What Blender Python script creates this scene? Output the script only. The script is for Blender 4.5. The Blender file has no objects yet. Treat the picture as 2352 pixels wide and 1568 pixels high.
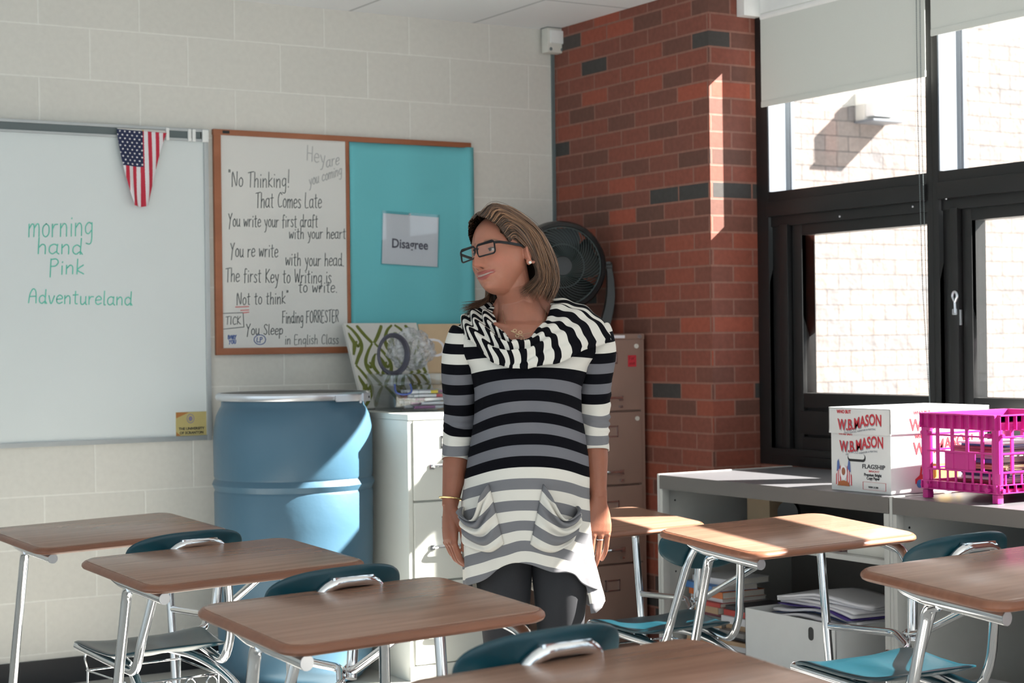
import bpy, bmesh, math, random
from mathutils import Vector, Matrix, noise
random.seed(7)
SC = bpy.context.scene
COL = SC.collection
R = math.radians

# ------------------------------------------------------------------ camera
CAM = Vector((-4.363, -6.792, 1.31))
cd = bpy.data.cameras.new('camera')
cam = bpy.data.objects.new('camera', cd)
COL.objects.link(cam)
cd.sensor_width = 36
cd.lens = 4050 / 2352 * 36
cd.clip_start = 0.05
fw = Vector((0.519, 0.8547, 0)).normalized()
rt0 = Vector((fw.y, -fw.x, 0))
roll = 0.0129
rt = rt0 * math.cos(roll) - Vector((0, 0, 1)) * math.sin(roll)
up = rt0 * math.sin(roll) + Vector((0, 0, 1)) * math.cos(roll)
cam.matrix_world = Matrix(((rt.x, up.x, -fw.x, CAM.x), (rt.y, up.y, -fw.y, CAM.y), (rt.z, up.z, -fw.z, CAM.z), (0, 0, 0, 1)))
cd.dof.use_dof = True
cd.dof.focus_distance = 4.6
cd.dof.aperture_fstop = 6.3
SC.camera = cam

# ------------------------------------------------------------------ world, sun, exposure
W = bpy.data.worlds.new('world')
SC.world = W
W.use_nodes = True
W.node_tree.nodes['Background'].inputs[0].default_value = (0.80, 0.93, 1.0, 1)
W.node_tree.nodes['Background'].inputs[1].default_value = 1.62
sl = bpy.data.lights.new('sun', 'SUN')
sl.energy = 42.0
sl.angle = R(0.6)
sl.color = (1.0, 0.95, 0.87)
sun = bpy.data.objects.new('sun', sl)
COL.objects.link(sun)
sun.rotation_mode = 'QUATERNION'
sun.rotation_quaternion = Vector((-1, 0.48, -0.82)).to_track_quat('-Z', 'Y')
sun.location = (6, -4, 7)
SC.view_settings.view_transform = 'Standard'
SC.view_settings.look = 'None'
SC.view_settings.exposure = 0.0
SC.view_settings.gamma = 1.0

# ------------------------------------------------------------------ materials
MATS = {}
def srgb(r, g, b):
    f = lambda c: ((c / 255 + 0.055) / 1.055) ** 2.4 if c > 10 else c / 255 / 12.92
    return (f(r), f(g), f(b), 1)
def mat(name, col, rough=0.5, metal=0.0, spec=0.5, noise_amt=0.06, noise_scale=20, bump=0.0, bump_scale=60, alpha=1, trans=0, coat=0, sub=0):
    if name in MATS: return MATS[name]
    m = bpy.data.materials.new(name)
    m.use_nodes = True
    nt = m.node_tree; N = nt.nodes; L = nt.links
    b = N['Principled BSDF']
    tc = N.new('ShaderNodeTexCoord')
    nz = N.new('ShaderNodeTexNoise'); nz.inputs['Scale'].default_value = noise_scale; nz.inputs['Detail'].default_value = 4
    L.new(tc.outputs['Object'], nz.inputs['Vector'])
    mx = N.new('ShaderNodeMix'); mx.data_type = 'RGBA'
    mx.inputs[6].default_value = tuple(max(0, c * (1 - noise_amt)) for c in col[:3]) + (1,)
    mx.inputs[7].default_value = tuple(min(1, c * (1 + noise_amt)) for c in col[:3]) + (1,)
    L.new(nz.outputs[0], mx.inputs[0]); L.new(mx.outputs[2], b.inputs['Base Color'])
    b.inputs['Roughness'].default_value = rough
    b.inputs['Metallic'].default_value = metal
    b.inputs['Specular IOR Level'].default_value = spec
    b.inputs['Alpha'].default_value = alpha
    b.inputs['Transmission Weight'].default_value = trans
    b.inputs['Coat Weight'].default_value = coat
    if sub:
        b.inputs['Subsurface Weight'].default_value = sub
        b.inputs['Subsurface Radius'].default_value = (0.012, 0.005, 0.003)
        b.inputs['Subsurface Scale'].default_value = 0.6
    if bump:
        n2 = N.new('ShaderNodeTexNoise'); n2.inputs['Scale'].default_value = bump_scale; n2.inputs['Detail'].default_value = 5
        L.new(tc.outputs['Object'], n2.inputs['Vector'])
        bp = N.new('ShaderNodeBump'); bp.inputs['Strength'].default_value = bump; bp.inputs['Distance'].default_value = 0.01
        L.new(n2.outputs[0], bp.inputs['Height']); L.new(bp.outputs[0], b.inputs['Normal'])
    MATS[name] = m
    return m

def brick_mat(name, bw, bh, mortar, ramp, mort_col, shift=(0, 0), rough=0.8, bump=0.4, rock=0.0, offset=0.5, msmooth=0.2, spec=0.3, grain=0.1):
    m = bpy.data.materials.new(name); m.use_nodes = True
    nt = m.node_tree; N = nt.nodes; L = nt.links; b = N['Principled BSDF']
    tc = N.new('ShaderNodeTexCoord'); sp = N.new('ShaderNodeSeparateXYZ'); L.new(tc.outputs['Object'], sp.inputs[0])
    ad = N.new('ShaderNodeMath'); ad.operation = 'ADD'; L.new(sp.outputs[0], ad.inputs[0]); L.new(sp.outputs[1], ad.inputs[1])
    a2 = N.new('ShaderNodeMath'); a2.operation = 'ADD'; L.new(ad.outputs[0], a2.inputs[0]); a2.inputs[1].default_value = shift[0]
    a3 = N.new('ShaderNodeMath'); a3.operation = 'ADD'; L.new(sp.outputs[2], a3.inputs[0]); a3.inputs[1].default_value = shift[1]
    cb = N.new('ShaderNodeCombineXYZ'); L.new(a2.outputs[0], cb.inputs[0]); L.new(a3.outputs[0], cb.inputs[1])
    bt = N.new('ShaderNodeTexBrick'); L.new(cb.outputs[0], bt.inputs['Vector'])
    bt.offset = offset
    bt.inputs['Scale'].default_value = 1
    bt.inputs['Brick Width'].default_value = bw; bt.inputs['Row Height'].default_value = bh
    bt.inputs['Mortar Size'].default_value = mortar; bt.inputs['Mortar Smooth'].default_value = msmooth
    bt.inputs['Color1'].default_value = (0, 0, 0, 1); bt.inputs['Color2'].default_value = (1, 1, 1, 1); bt.inputs['Mortar'].default_value = (0.5, 0.5, 0.5, 1)
    cr = N.new('ShaderNodeValToRGB'); cr.color_ramp.interpolation = 'LINEAR'
    e = cr.color_ramp.elements
    while len(e) > 1: e.remove(e[0])
    e[0].position = ramp[0][0]; e[0].color = ramp[0][1]
    for p, c in ramp[1:]:
        q = e.new(p); q.color = c
    L.new(bt.outputs['Color'], cr.inputs[0])
    nz = N.new('ShaderNodeTexNoise'); nz.inputs['Scale'].default_value = 45; nz.inputs['Detail'].default_value = 5
    L.new(tc.outputs['Object'], nz.inputs['Vector'])
    mr = N.new('ShaderNodeMapRange'); L.new(nz.outputs[0], mr.inputs[0]); mr.inputs[1].default_value = 0.3; mr.inputs[2].default_value = 0.7
    mr.inputs[3].default_value = 1 - grain; mr.inputs[4].default_value = 1 + grain
    mm = N.new('ShaderNodeMix'); mm.data_type = 'RGBA'; L.new(bt.outputs['Fac'], mm.inputs[0]); L.new(cr.outputs[0], mm.inputs[6]); mm.inputs[7].default_value = mort_col
    ml = N.new('ShaderNodeMix'); ml.data_type = 'RGBA'; ml.blend_type = 'MULTIPLY'; ml.inputs[0].default_value = 1
    L.new(mm.outputs[2], ml.inputs[6]); L.new(mr.outputs[0], ml.inputs[7]); L.new(ml.outputs[2], b.inputs['Base Color'])
    b.inputs['Roughness'].default_value = rough; b.inputs['Specular IOR Level'].default_value = spec
    inv = N.new('ShaderNodeMath'); inv.operation = 'SUBTRACT'; inv.inputs[0].default_value = 1; L.new(bt.outputs['Fac'], inv.inputs[1])
    n3 = N.new('ShaderNodeTexNoise'); n3.inputs['Scale'].default_value = 9 if rock else 80; n3.inputs['Detail'].default_value = 6
    L.new(tc.outputs['Object'], n3.inputs['Vector'])
    hm = N.new('ShaderNodeMath'); hm.operation = 'MULTIPLY_ADD'; L.new(n3.outputs[0], hm.inputs[0]); hm.inputs[1].default_value = rock if rock else 0.12; L.new(inv.outputs[0], hm.inputs[2])
    bp = N.new('ShaderNodeBump'); bp.inputs['Strength'].default_value = bump; bp.inputs['Distance'].default_value = 0.06 if rock else 0.008
    L.new(hm.outputs[0], bp.inputs['Height']); L.new(bp.outputs[0], b.inputs['Normal'])
    MATS[name] = m
    return m

M_block = brick_mat('painted_block', 0.4064, 0.2032, 0.0045, [(0, (0.645, 0.635, 0.59, 1)), (1, (0.68, 0.668, 0.622, 1))], (0.75, 0.745, 0.70, 1), shift=(-0.068 + 40 * 0.4064, 1.704), rough=0.55, bump=0.28, msmooth=0.5, grain=0.03)
M_brick = brick_mat('red_brick', 0.2032, 0.0677, 0.0045,
    [(0.0, srgb(62, 60, 60)), (0.09, srgb(70, 66, 64)), (0.11, srgb(100, 68, 59)), (0.4, srgb(120, 73, 62)), (0.7, srgb(131, 74, 61)), (0.9, srgb(141, 76, 60)), (1, srgb(156, 80, 62))],
    srgb(138, 98, 86), shift=(0.03, 0.02), rough=0.6, bump=0.35)
M_rock = brick_mat('rock_face_brick', 0.2032, 0.1016, 0.004, [(0, (0.18, 0.172, 0.175, 1)), (0.5, (0.22, 0.19, 0.178, 1)), (1, (0.255, 0.212, 0.195, 1))], (0.10, 0.094, 0.094, 1), rough=0.9, bump=0.26, rock=1.2, spec=0.1)

def tile_mat():
    m = bpy.data.materials.new('ceiling_tile'); m.use_nodes = True
    nt = m.node_tree; N = nt.nodes; L = nt.links; b = N['Principled BSDF']
    tc = N.new('ShaderNodeTexCoord'); mp = N.new('ShaderNodeMapping'); mp.inputs['Location'].default_value = (0.42 + 12.2, 0.6 + 12.2, 0)
    L.new(tc.outputs['Object'], mp.inputs[0])
    bt = N.new('ShaderNodeTexBrick'); bt.offset = 0; L.new(mp.outputs[0], bt.inputs['Vector'])
    bt.inputs['Scale'].default_value = 1; bt.inputs['Brick Width'].default_value = 0.61; bt.inputs['Row Height'].default_value = 1.22; bt.inputs['Mortar Size'].default_value = 0.008
    bt.inputs['Color1'].default_value = (0.84, 0.87, 0.89, 1); bt.inputs['Color2'].default_value = (0.86, 0.88, 0.90, 1); bt.inputs['Mortar'].default_value = (0.55, 0.58, 0.6, 1)
    L.new(bt.outputs['Color'], b.inputs['Base Color']); b.inputs['Roughness'].default_value = 0.9
    return m
M_tile = tile_mat()

def wood_mat(name, c1, c2, rough=0.25, scale=2.2):
    m = bpy.data.materials.new(name); m.use_nodes = True
    nt = m.node_tree; N = nt.nodes; L = nt.links; b = N['Principled BSDF']
    tc = N.new('ShaderNodeTexCoord'); mp = N.new('ShaderNodeMapping'); mp.inputs['Scale'].default_value = (1.2, 16, 4)
    oi = N.new('ShaderNodeObjectInfo'); L.new(tc.outputs['Object'], mp.inputs[0]); L.new(oi.outputs['Random'], mp.inputs['Location'])
    nz = N.new('ShaderNodeTexNoise'); nz.inputs['Scale'].default_value = scale; nz.inputs['Detail'].default_value = 8; nz.inputs['Distortion'].default_value = 0.6
    L.new(mp.outputs[0], nz.inputs['Vector'])
    cr = N.new('ShaderNodeValToRGB'); cr.color_ramp.elements[0].position = 0.3; cr.color_ramp.elements[1].position = 0.7
    cr.color_ramp.elements[0].color = c1; cr.color_ramp.elements[1].color = c2
    L.new(nz.outputs[0], cr.inputs[0]); L.new(cr.outputs[0], b.inputs['Base Color']); b.inputs['Roughness'].default_value = rough
    b.inputs['Specular IOR Level'].default_value = 0.5
    return m
M_desk = wood_mat('woodgrain_laminate', srgb(134, 101, 84), srgb(158, 123, 104), 0.27)
M_desk_edge = wood_mat('desk_edge', srgb(118, 74, 54), srgb(134, 88, 66), 0.35)
M_oak = wood_mat('oak_trim', srgb(144, 86, 56), srgb(164, 102, 70), 0.45)

def glass_mat(name='window_glass', tint=(1, 1, 1, 1), refl=1.0):
    m = bpy.data.materials.new(name); m.use_nodes = True
    nt = m.node_tree; N = nt.nodes; L = nt.links
    N.remove(N['Principled BSDF']); out = N['Material Output']
    t = N.new('ShaderNodeBsdfTransparent'); t.inputs[0].default_value = tint
    g = N.new('ShaderNodeBsdfGlossy'); g.inputs['Roughness'].default_value = 0.02
    fr = N.new('ShaderNodeLayerWeight'); fr.inputs[0].default_value = 0.5
    pw = N.new('ShaderNodeMath'); pw.operation = 'POWER'; pw.inputs[1].default_value = 5; L.new(fr.outputs['Facing'], pw.inputs[0])
    mu = N.new('ShaderNodeMath'); mu.operation = 'MULTIPLY_ADD'; mu.inputs[1].default_value = 0.96 * refl; mu.inputs[2].default_value = 0.04 * refl; L.new(pw.outputs[0], mu.inputs[0])
    mx = N.new('ShaderNodeMixShader'); L.new(mu.outputs[0], mx.inputs[0]); L.new(t.outputs[0], mx.inputs[1]); L.new(g.outputs[0], mx.inputs[2])
    L.new(mx.outputs[0], out.inputs[0])
    return m
M_glass = glass_mat()
M_clear = glass_mat('clear_plastic', (0.93, 0.95, 0.96, 1), 1.3)

M_chrome = mat('chrome', (0.72, 0.74, 0.77, 1), 0.10, 1.0, noise_amt=0.02)
M_black = mat('black_aluminium', srgb(24, 24, 25), 0.42, 0.0, noise_amt=0.1)
M_silver = mat('silver_aluminium', (0.17, 0.19, 0.22, 1), 0.45, 0.2)
M_white = mat('white_paint', (0.80, 0.81, 0.80, 1), 0.5)
M_blind = mat('blind_fabric', (0.60, 0.625, 0.59, 1), 0.85, noise_amt=0.02, noise_scale=200)
M_floor = mat('vinyl_floor', (0.60, 0.585, 0.55, 1), 0.3, noise_amt=0.12, noise_scale=3)
M_base = mat('black_rubber', srgb(34, 36, 40), 0.55)
M_navy = mat('navy_plastic', (0.004, 0.043, 0.062, 1), 0.28, spec=0.42, noise_amt=0.04, bump=0.06, bump_scale=900)
M_cab_w = mat('ivory_enamel', (0.66, 0.675, 0.63, 1), 0.38, noise_amt=0.02)
M_cab_b = mat('brown_enamel', srgb(148, 121, 110), 0.4, noise_amt=0.03)
M_barrel = mat('blue_polyethylene', (0.052, 0.125, 0.19, 1), 0.38, noise_amt=0.05, noise_scale=6, bump=0.1, bump_scale=25)
M_steel = mat('galvanised_steel', (0.62, 0.64, 0.68, 1), 0.3, 0.85)
M_board = mat('whiteboard_enamel', (0.68, 0.73, 0.735, 1), 0.25, noise_amt=0.02, noise_scale=3)
M_board2 = mat('melamine_board', (0.68, 0.68, 0.655, 1), 0.3, noise_amt=0.02, noise_scale=3)
M_teal = mat('teal_paper', (0.15, 0.52, 0.575, 1), 0.9, noise_amt=0.05, noise_scale=2, bump=0.25, bump_scale=9)
M_alu = mat('rail_aluminium', (0.46, 0.49, 0.50, 1), 0.4, 0.4)
M_dgray = mat('dark_grey_rail', srgb(98, 108, 110), 0.6)
M_shelf = mat('grey_enamel', srgb(102, 98, 95), 0.45, noise_amt=0.02)
M_shelf_top = mat('dark_grey_top', srgb(104, 104, 108), 0.35, noise_amt=0.03)
M_post = mat('light_grey_enamel', (0.50, 0.50, 0.48, 1), 0.4)
M_card = mat('white_cardboard', (0.72, 0.73, 0.73, 1), 0.8, noise_amt=0.03)
M_pink = mat('magenta_plastic', (0.50, 0.022, 0.23, 1), 0.35, noise_amt=0.03)
M_green_ink = mat('green_ink', srgb(98, 196, 176), 0.6)
M_dark_ink = mat('grey_ink', srgb(96, 102, 104), 0.6)
M_faint_ink = mat('faint_ink', srgb(176, 178, 178), 0.6)
M_red_ink = mat('red_ink', srgb(215, 120, 120), 0.6)
M_blue_ink = mat('blue_ink', srgb(80, 105, 165), 0.6)
M_paper = mat('paper', (0.80, 0.79, 0.83, 1), 0.6, noise_amt=0.02)
M_red = mat('red_print', srgb(196, 50, 62), 0.6)
M_ink = mat('black_print', srgb(40, 42, 50), 0.6)
M_dblack = mat('black_plastic', srgb(17, 20, 22), 0.35)
M_cream = mat('cream_plastic', (0.66, 0.65, 0.60, 1), 0.5)
M_kraft = mat('kraft_board', srgb(203, 178, 146), 0.8, noise_amt=0.08)
M_green = mat('olive_green_print', srgb(104, 112, 48), 0.85)
M_canvas = mat('offwhite_canvas', (0.62, 0.61, 0.58, 1), 0.85)
M_gold = mat('gold', (0.85, 0.62, 0.28, 1), 0.25, 1.0)

# ------------------------------------------------------------------ mesh builder
class MB:
    def __init__(s): s.bm = bmesh.new(); s.mi = 0
    def _tag(s, faces):
        for f in faces: f.material_index = s.mi; f.smooth = True
        return s
    def box(s, c, d, bev=0.0, rot=None, seg=2):
        b = bmesh.new()
        bmesh.ops.create_cube(b, size=1)
        for v in b.verts: v.co = Vector((v.co.x * d[0], v.co.y * d[1], v.co.z * d[2]))
        if bev:
            bmesh.ops.bevel(b, geom=b.edges[:], offset=min(bev, min(d) * 0.45), segments=seg, profile=0.7, affect='EDGES')
        M = Matrix.Translation(c) @ (rot if rot else Matrix.Identity(4))
        return s.merge(b, M)
    def bx(s, x0, x1, y0, y1, z0, z1, bev=0.0):
        return s.box(((x0 + x1) / 2, (y0 + y1) / 2, (z0 + z1) / 2), (abs(x1 - x0), abs(y1 - y0), abs(z1 - z0)), bev)
    def merge(s, b, M=None):
        mp = {}
        for v in b.verts: mp[v] = s.bm.verts.new(M @ v.co if M else v.co)
        fs = []
        for f in b.faces:
            try: fs.append(s.bm.faces.new([mp[v] for v in f.verts]))
            except ValueError: pass
        b.free()
        return s._tag(fs)
    def rings(s, rings, closed=True, cap=True, loop=False):
        vs = [[s.bm.verts.new(p) for p in r] for r in rings]
        fs = []; n = len(vs[0])
        for a, b in zip(vs, vs[1:] + ([vs[0]] if loop else [])):
            for i in range(n if closed else n - 1):
                j = (i + 1) % n
                fs.append(s.bm.faces.new((a[i], a[j], b[j], b[i])))
        if cap and not loop:
            if len(vs[0]) > 2 and closed:
                fs.append(s.bm.faces.new(vs[0][::-1])); fs.append(s.bm.faces.new(vs[-1]))
        return s._tag(fs)
    def tube(s, pts, r, n=12, fillet=0.0, loop=False, cap=True, flat=None, closed_r=None):
        pts = [Vector(p) for p in pts]
        if fillet: pts = fillet_path(pts, fillet, loop)
        N = len(pts); rs = r if isinstance(r, (list, tuple)) else [r] * N
        if len(rs) != N: rs = [rs[0] + (rs[-1] - rs[0]) * i / (N - 1) for i in range(N)]
        T = []
        for i in range(N):
            if loop: t = pts[(i + 1) % N] - pts[i - 1]
            else: t = pts[min(i + 1, N - 1)] - pts[max(i - 1, 0)]
            T.append(t.normalized())
        u = T[0].orthogonal().normalized(); out = []
        for i in range(N):
            u = (u - T[i] * u.dot(T[i])).normalized(); w = T[i].cross(u)
            out.append([pts[i] + (u * math.cos(a) + w * math.sin(a)) * rs[i] for a in [2 * math.pi * k / n for k in range(n)]])
        return s.rings(out, loop=loop, cap=cap)
    def cyl(s, a, b, r, r2=None, n=20):
        return s.tube([a, b], [r, r if r2 is None else r2], n)
    def lathe(s, prof, c=(0, 0, 0), n=48, axis=None):
        rr = []
        M = axis if axis else Matrix.Identity(4)
        for r, z in prof:
            rr.append([Vector(c) + (M @ Vector((r * math.cos(2 * math.pi * k / n), r * math.sin(2 * math.pi * k / n), z))) for k in range(n)])
        return s.rings(rr)
    def sph(s, c, r, sub=2, M=None):
        b = bmesh.new(); bmesh.ops.create_icosphere(b, subdivisions=sub, radius=1)
        rr = r if isinstance(r, (tuple, list)) else (r, r, r)
        for v in b.verts: v.co = Vector((v.co.x * rr[0], v.co.y * rr[1], v.co.z * rr[2]))
        return s.merge(b, Matrix.Translation(c) @ (M if M else Matrix.Identity(4)))
    def prism(s, poly, M, t):
        """polygon in local xy, extruded by t along local z"""
        a = [M @ Vector((x, y, 0)) for x, y in poly]; b = [M @ Vector((x, y, t)) for x, y in poly]
        va = [s.bm.verts.new(p) for p in a]; vb = [s.bm.verts.new(p) for p in b]
        fs = [s.bm.faces.new(va[::-1]), s.bm.faces.new(vb)]
        n = len(poly)
        for i in range(n): fs.append(s.bm.faces.new((va[i], va[(i + 1) % n], vb[(i + 1) % n], vb[i])))
        return s._tag(fs)
    def shell(s, outline, f, thick, n_r=6, edge=0.0):
        """solid sheet: outline ring list of (u,v), f(u,v)->Vector top, thick downward vector"""
        cu = sum(p[0] for p in outline) / len(outline); cv = sum(p[1] for p in outline) / len(outline)
        ks = [0.02] + [i / n_r for i in range(1, n_r)] + [0.96, 0.99, 1.0]
        ks = sorted(set(ks))
        top = []; bot = []
        for k in ks:
            drop = edge * (0 if k < 0.95 else (k - 0.95) / 0.05) ** 2
            rt_, rb_ = [], []
            for (u, v) in outline:
                p = f(cu + (u - cu) * k, cv + (v - cv) * k)
                rt_.append(p + thick * drop); rb_.append(p + thick * (1 - drop))
            top.append(rt_); bot.append(rb_)
        return s.rings(top + bot[::-1])
    def build(s, name, m, parent=None, sharp=40):
        me = bpy.data.meshes.new(name)
        bmesh.ops.remove_doubles(s.bm, verts=s.bm.verts[:], dist=1e-6)
        bmesh.ops.recalc_face_normals(s.bm, faces=s.bm.faces[:])
        s.bm.to_mesh(me); s.bm.free()
        for x in (m if isinstance(m, (list, tuple)) else [m]): me.materials.append(x)
        if sharp: me.set_sharp_from_angle(angle=R(sharp))
        o = bpy.data.objects.new(name, me); COL.objects.link(o)
        if parent: o.parent = parent
        return o

def fillet_path(pts, r, loop=False, seg=6):
    out = []; N = len(pts)
    for i in range(N):
        if not loop and (i == 0 or i == N - 1): out.append(pts[i]); continue
        p, a, b = pts[i], pts[i - 1], pts[(i + 1) % N]
        da, db = (a - p), (b - p); rr = min(r, da.length * 0.48, db.length * 0.48)
        A = p + da.normalized() * rr; B = p + db.normalized() * rr
        for k in range(seg + 1):
            t = k / seg; out.append(A * (1 - t) ** 2 + p * 2 * t * (1 - t) + B * t * t)
    return out
def smooth_path(pts, n=6):
    pts = [Vector(p) for p in pts]; out = []
    P = [pts[0] * 2 - pts[1]] + pts + [pts[-1] * 2 - pts[-2]]
    for i in range(1, len(P) - 2):
        a, b, c, d = P[i - 1], P[i], P[i + 1], P[i + 2]
        for k in range(n):
            t = k / n
            out.append(0.5 * ((2 * b) + (c - a) * t + (2 * a - 5 * b + 4 * c - d) * t * t + (-a + 3 * b - 3 * c + d) * t ** 3))
    out.append(pts[-1]); return out

def tag(o, label=None, cat=None, group=None, kind=None):
    if label: o['label'] = label
    if cat: o['category'] = cat
    if group: o['group'] = group
    if kind: o['kind'] = kind
    return o
def empty(name, loc=(0, 0, 0), rz=0, label=None, cat=None, group=None):
    o = bpy.data.objects.new(name, None); COL.objects.link(o)
    o.location = loc; o.rotation_euler = (0, 0, rz); o.empty_display_size = 0.1
    return tag(o, label, cat, group)
def struct(o): o['kind'] = 'structure'; return o
def rr_outline(w, d, r, n=8, cx=0, cy=0):
    out = []
    for sx, sy, a0 in ((1, 1, 0), (-1, 1, 90), (-1, -1, 180), (1, -1, 270)):
        for k in range(n + 1):
            a = R(a0 + 90 * k / n); out.append((cx + sx * (w / 2 - r) + r * math.cos(a), cy + sy * (d / 2 - r) + r * math.sin(a)))
    return out
def frame_M(o, u, v):
    u = Vector(u).normalized(); v = Vector(v).normalized(); w = u.cross(v)
    return Matrix(((u.x, v.x, w.x, o[0]), (u.y, v.y, w.y, o[1]), (u.z, v.z, w.z, o[2]), (0, 0, 0, 1)))

# lettering printed with the built-in typeface
def text_mesh(name, txt, size, M, m, parent=None, ext=0.0004, bold=0.0, align='CENTER', shear=0, sx=1.0, warp=None):
    cu = bpy.data.curves.new(name, 'FONT'); cu.body = txt; cu.size = size; cu.align_x = align; cu.extrude = ext; cu.offset = bold; cu.shear = shear; cu.resolution_u = 3
    o = bpy.data.objects.new(name, cu); COL.objects.link(o)
    dg = bpy.context.evaluated_depsgraph_get(); me = bpy.data.meshes.new_from_object(o.evaluated_get(dg))
    bpy.data.objects.remove(o); bpy.data.curves.remove(cu)
    for v in me.vertices:
        p = v.co.copy(); p.x *= sx
        if warp: p = warp(p)
        v.co = M @ p
    me.name = name; me.materials.clear(); me.materials.append(m)
    ob = bpy.data.objects.new(name, me); COL.objects.link(ob)
    if parent: ob.parent = parent
    return ob

# handwriting: single-stroke letters
G = {
'a': (6, '5,5 3,6 .6,4.6 .4,1.4 2.2,0 4.6,1.6|5,6 4.8,1.2 6,0'), 'b': (5.5, '.5,10 .5,0|.5,4 2.6,5.8 4.8,4.2 4.4,1 2.4,0 .5,1'), 'c': (5, '4.6,5 2.6,6 .6,4.2 .6,1.4 2.4,0 4.8,1'),
'd': (6, '5,10 4.8,0|4.8,4.4 2.8,5.8 .6,4.4 .5,1.4 2.4,0 4.7,1.6 6,0'), 'e': (5, '.6,3 4.6,3.6 4.2,5.4 2.4,6 .6,4.2 .6,1.2 2.4,0 4.8,1'), 'f': (4, '4,9.4 2.6,10 1.6,8.4 1.4,-.6|.2,5.6 3.6,6'),
'g': (5.5, '4.6,5.2 2.6,6 .6,4.2 .8,1.6 2.6,.8 4.6,2.4|4.8,5.8 4.8,-2 3.6,-4 1.2,-3.6'), 'h': (5.5, '.6,10 .6,0|.6,3.6 2.6,5.8 4.4,4.8 4.6,0'), 'i': (2.2, '1,5.6 1.1,0|1.1,8 1.2,8.4'),
'k': (5, '.6,10 .6,0|4.4,6 .8,2.8 4.8,0'), 'l': (2.4, '1,10 1,.6 2,0'), 'm': (8, '.5,5.8 .6,0|.6,3.6 2.4,5.8 3.8,4.8 3.8,0|3.8,3.6 5.8,5.8 7,4.8 7.2,0'), 'n': (5.6, '.5,5.8 .6,0|.6,3.6 2.8,5.8 4.4,4.6 4.6,0'),
'o': (5, '2.6,6 .6,4.4 .6,1.4 2.4,0 4.4,1.4 4.4,4.6 2.6,6'), 'p': (5.4, '.6,5.8 .4,-4|.6,4 2.8,5.8 4.8,4.2 4.2,1 2.2,.2 .6,1.2'), 'r': (4.4, '.6,5.8 .7,0|.7,3.4 2,5.4 4,5.6'), 's': (4.4, '4,5.2 2.2,6 .8,4.6 3.8,1.8 2.6,0 .4,.6'),
't': (4.4, '2,9 2,.8 3.6,0|.2,6.2 4,6.6'), 'u': (5.4, '.6,5.8 .8,1 2.4,0 4.4,2|4.6,5.8 4.6,.8 5.4,0'), 'v': (5, '.4,5.8 2.2,0 4.6,5.8'), 'w': (7, '.4,5.8 1.4,0 3.4,4.6 5,0 6.6,5.8'), 'y': (5.2, '.4,5.8 2.6,1.4|4.8,6 2.6,-2.6 .8,-4'),
'x': (5, '.4,5.8 4.6,0|4.6,5.8 .4,0'), 'j': (3, '2,5.8 2,-3 .4,-3.6'), 'z': (5, '.4,5.8 4.4,5.8 .4,0 4.6,0'), 'q': (5.4, '4.6,5.2 2.6,6 .6,4.2 .8,1.6 2.6,.8 4.6,2.4|4.8,5.8 4.8,-4'),
'A': (7, '.4,0 1.2,6 3.4,10 5.6,8 6,0|1,4.4 5.8,4.8'), 'C': (6.4, '6,8.6 3.8,10 1.2,7.4 .8,3 2.6,.2 6,1'), 'E': (5.6, '5,10 .8,9.6 .8,0 5.2,0|.8,5 4.4,5.2'), 'F': (5.6, '.8,9.8 .6,0|.2,9.6 5.4,10|.8,5.2 4.2,5.4'),
'H': (6.4, '.6,10 .6,0|5.6,10 5.4,0|.6,5 5.6,5.2'), 'K': (6, '.8,10 .8,0|5.4,9.8 1,4.8 5.8,0'), 'L': (5.6, '1,10 .8,.4 5.2,0'), 'N': (7, '.6,0 .8,10 5.4,.4 6,10'), 'O': (6.6, '3.4,10 .8,7.6 .8,2.4 3.2,0 5.8,2.4 5.8,7.6 3.4,10'),
'P': (5.8, '.8,10 .8,-2|.8,9.6 4,10 5.4,7.8 3.8,5.4 .8,5'), 'R': (6, '.8,10 .8,0|.8,9.6 4,10 5.2,7.8 3.8,5.4 .8,5|2.6,5 5.6,0'), 'S': (5.6, '5.2,8.8 3,10 1,7.8 4.8,3 3.2,0 .6,1'), 'T': (6, '3,10 2.8,0|0,9.6 6.4,10.4'),
'Y': (6, '.2,10 3,5.4|5.6,10.4 3,5.4 1.6,-2'), 'B': (5.8, '.8,10 .8,0 3.6,0 5,2.4 3.4,5 .8,5.2|.8,10 3.6,10 4.6,7.6 3.4,5'), 'I': (3, '1.4,10 1.4,0'), 'M': (7.4, '.4,0 1,10 3.6,4 6.2,10 6.8,0'), 'U': (6, '.6,10 .8,2 3,0 5.2,2 5.4,10'),
'W': (8, '.4,10 2,0 4,7 6,0 7.6,10'), 'D': (6, '.8,10 .8,0 3.6,.4 5.4,3 5,7.6 3,10 .8,10'),
'Z': (6, '.6,10 5.4,10 .4,0 5.6,0'), '!': (3, '1.6,12 1.4,3|1.4,.6 1.4,0'), '.': (2.4, '.8,.3 1.2,0'), '?': (5, '.6,8.4 2.6,10 4.4,8 2.4,5 2.2,3|2.2,.4 2.2,0'), '"': (3.4, '.8,11 .8,9.4|2.2,11 2.2,9.4'), ' ': (3.6, ''), "'": (2, '1,11 1,9.6')}
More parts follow.
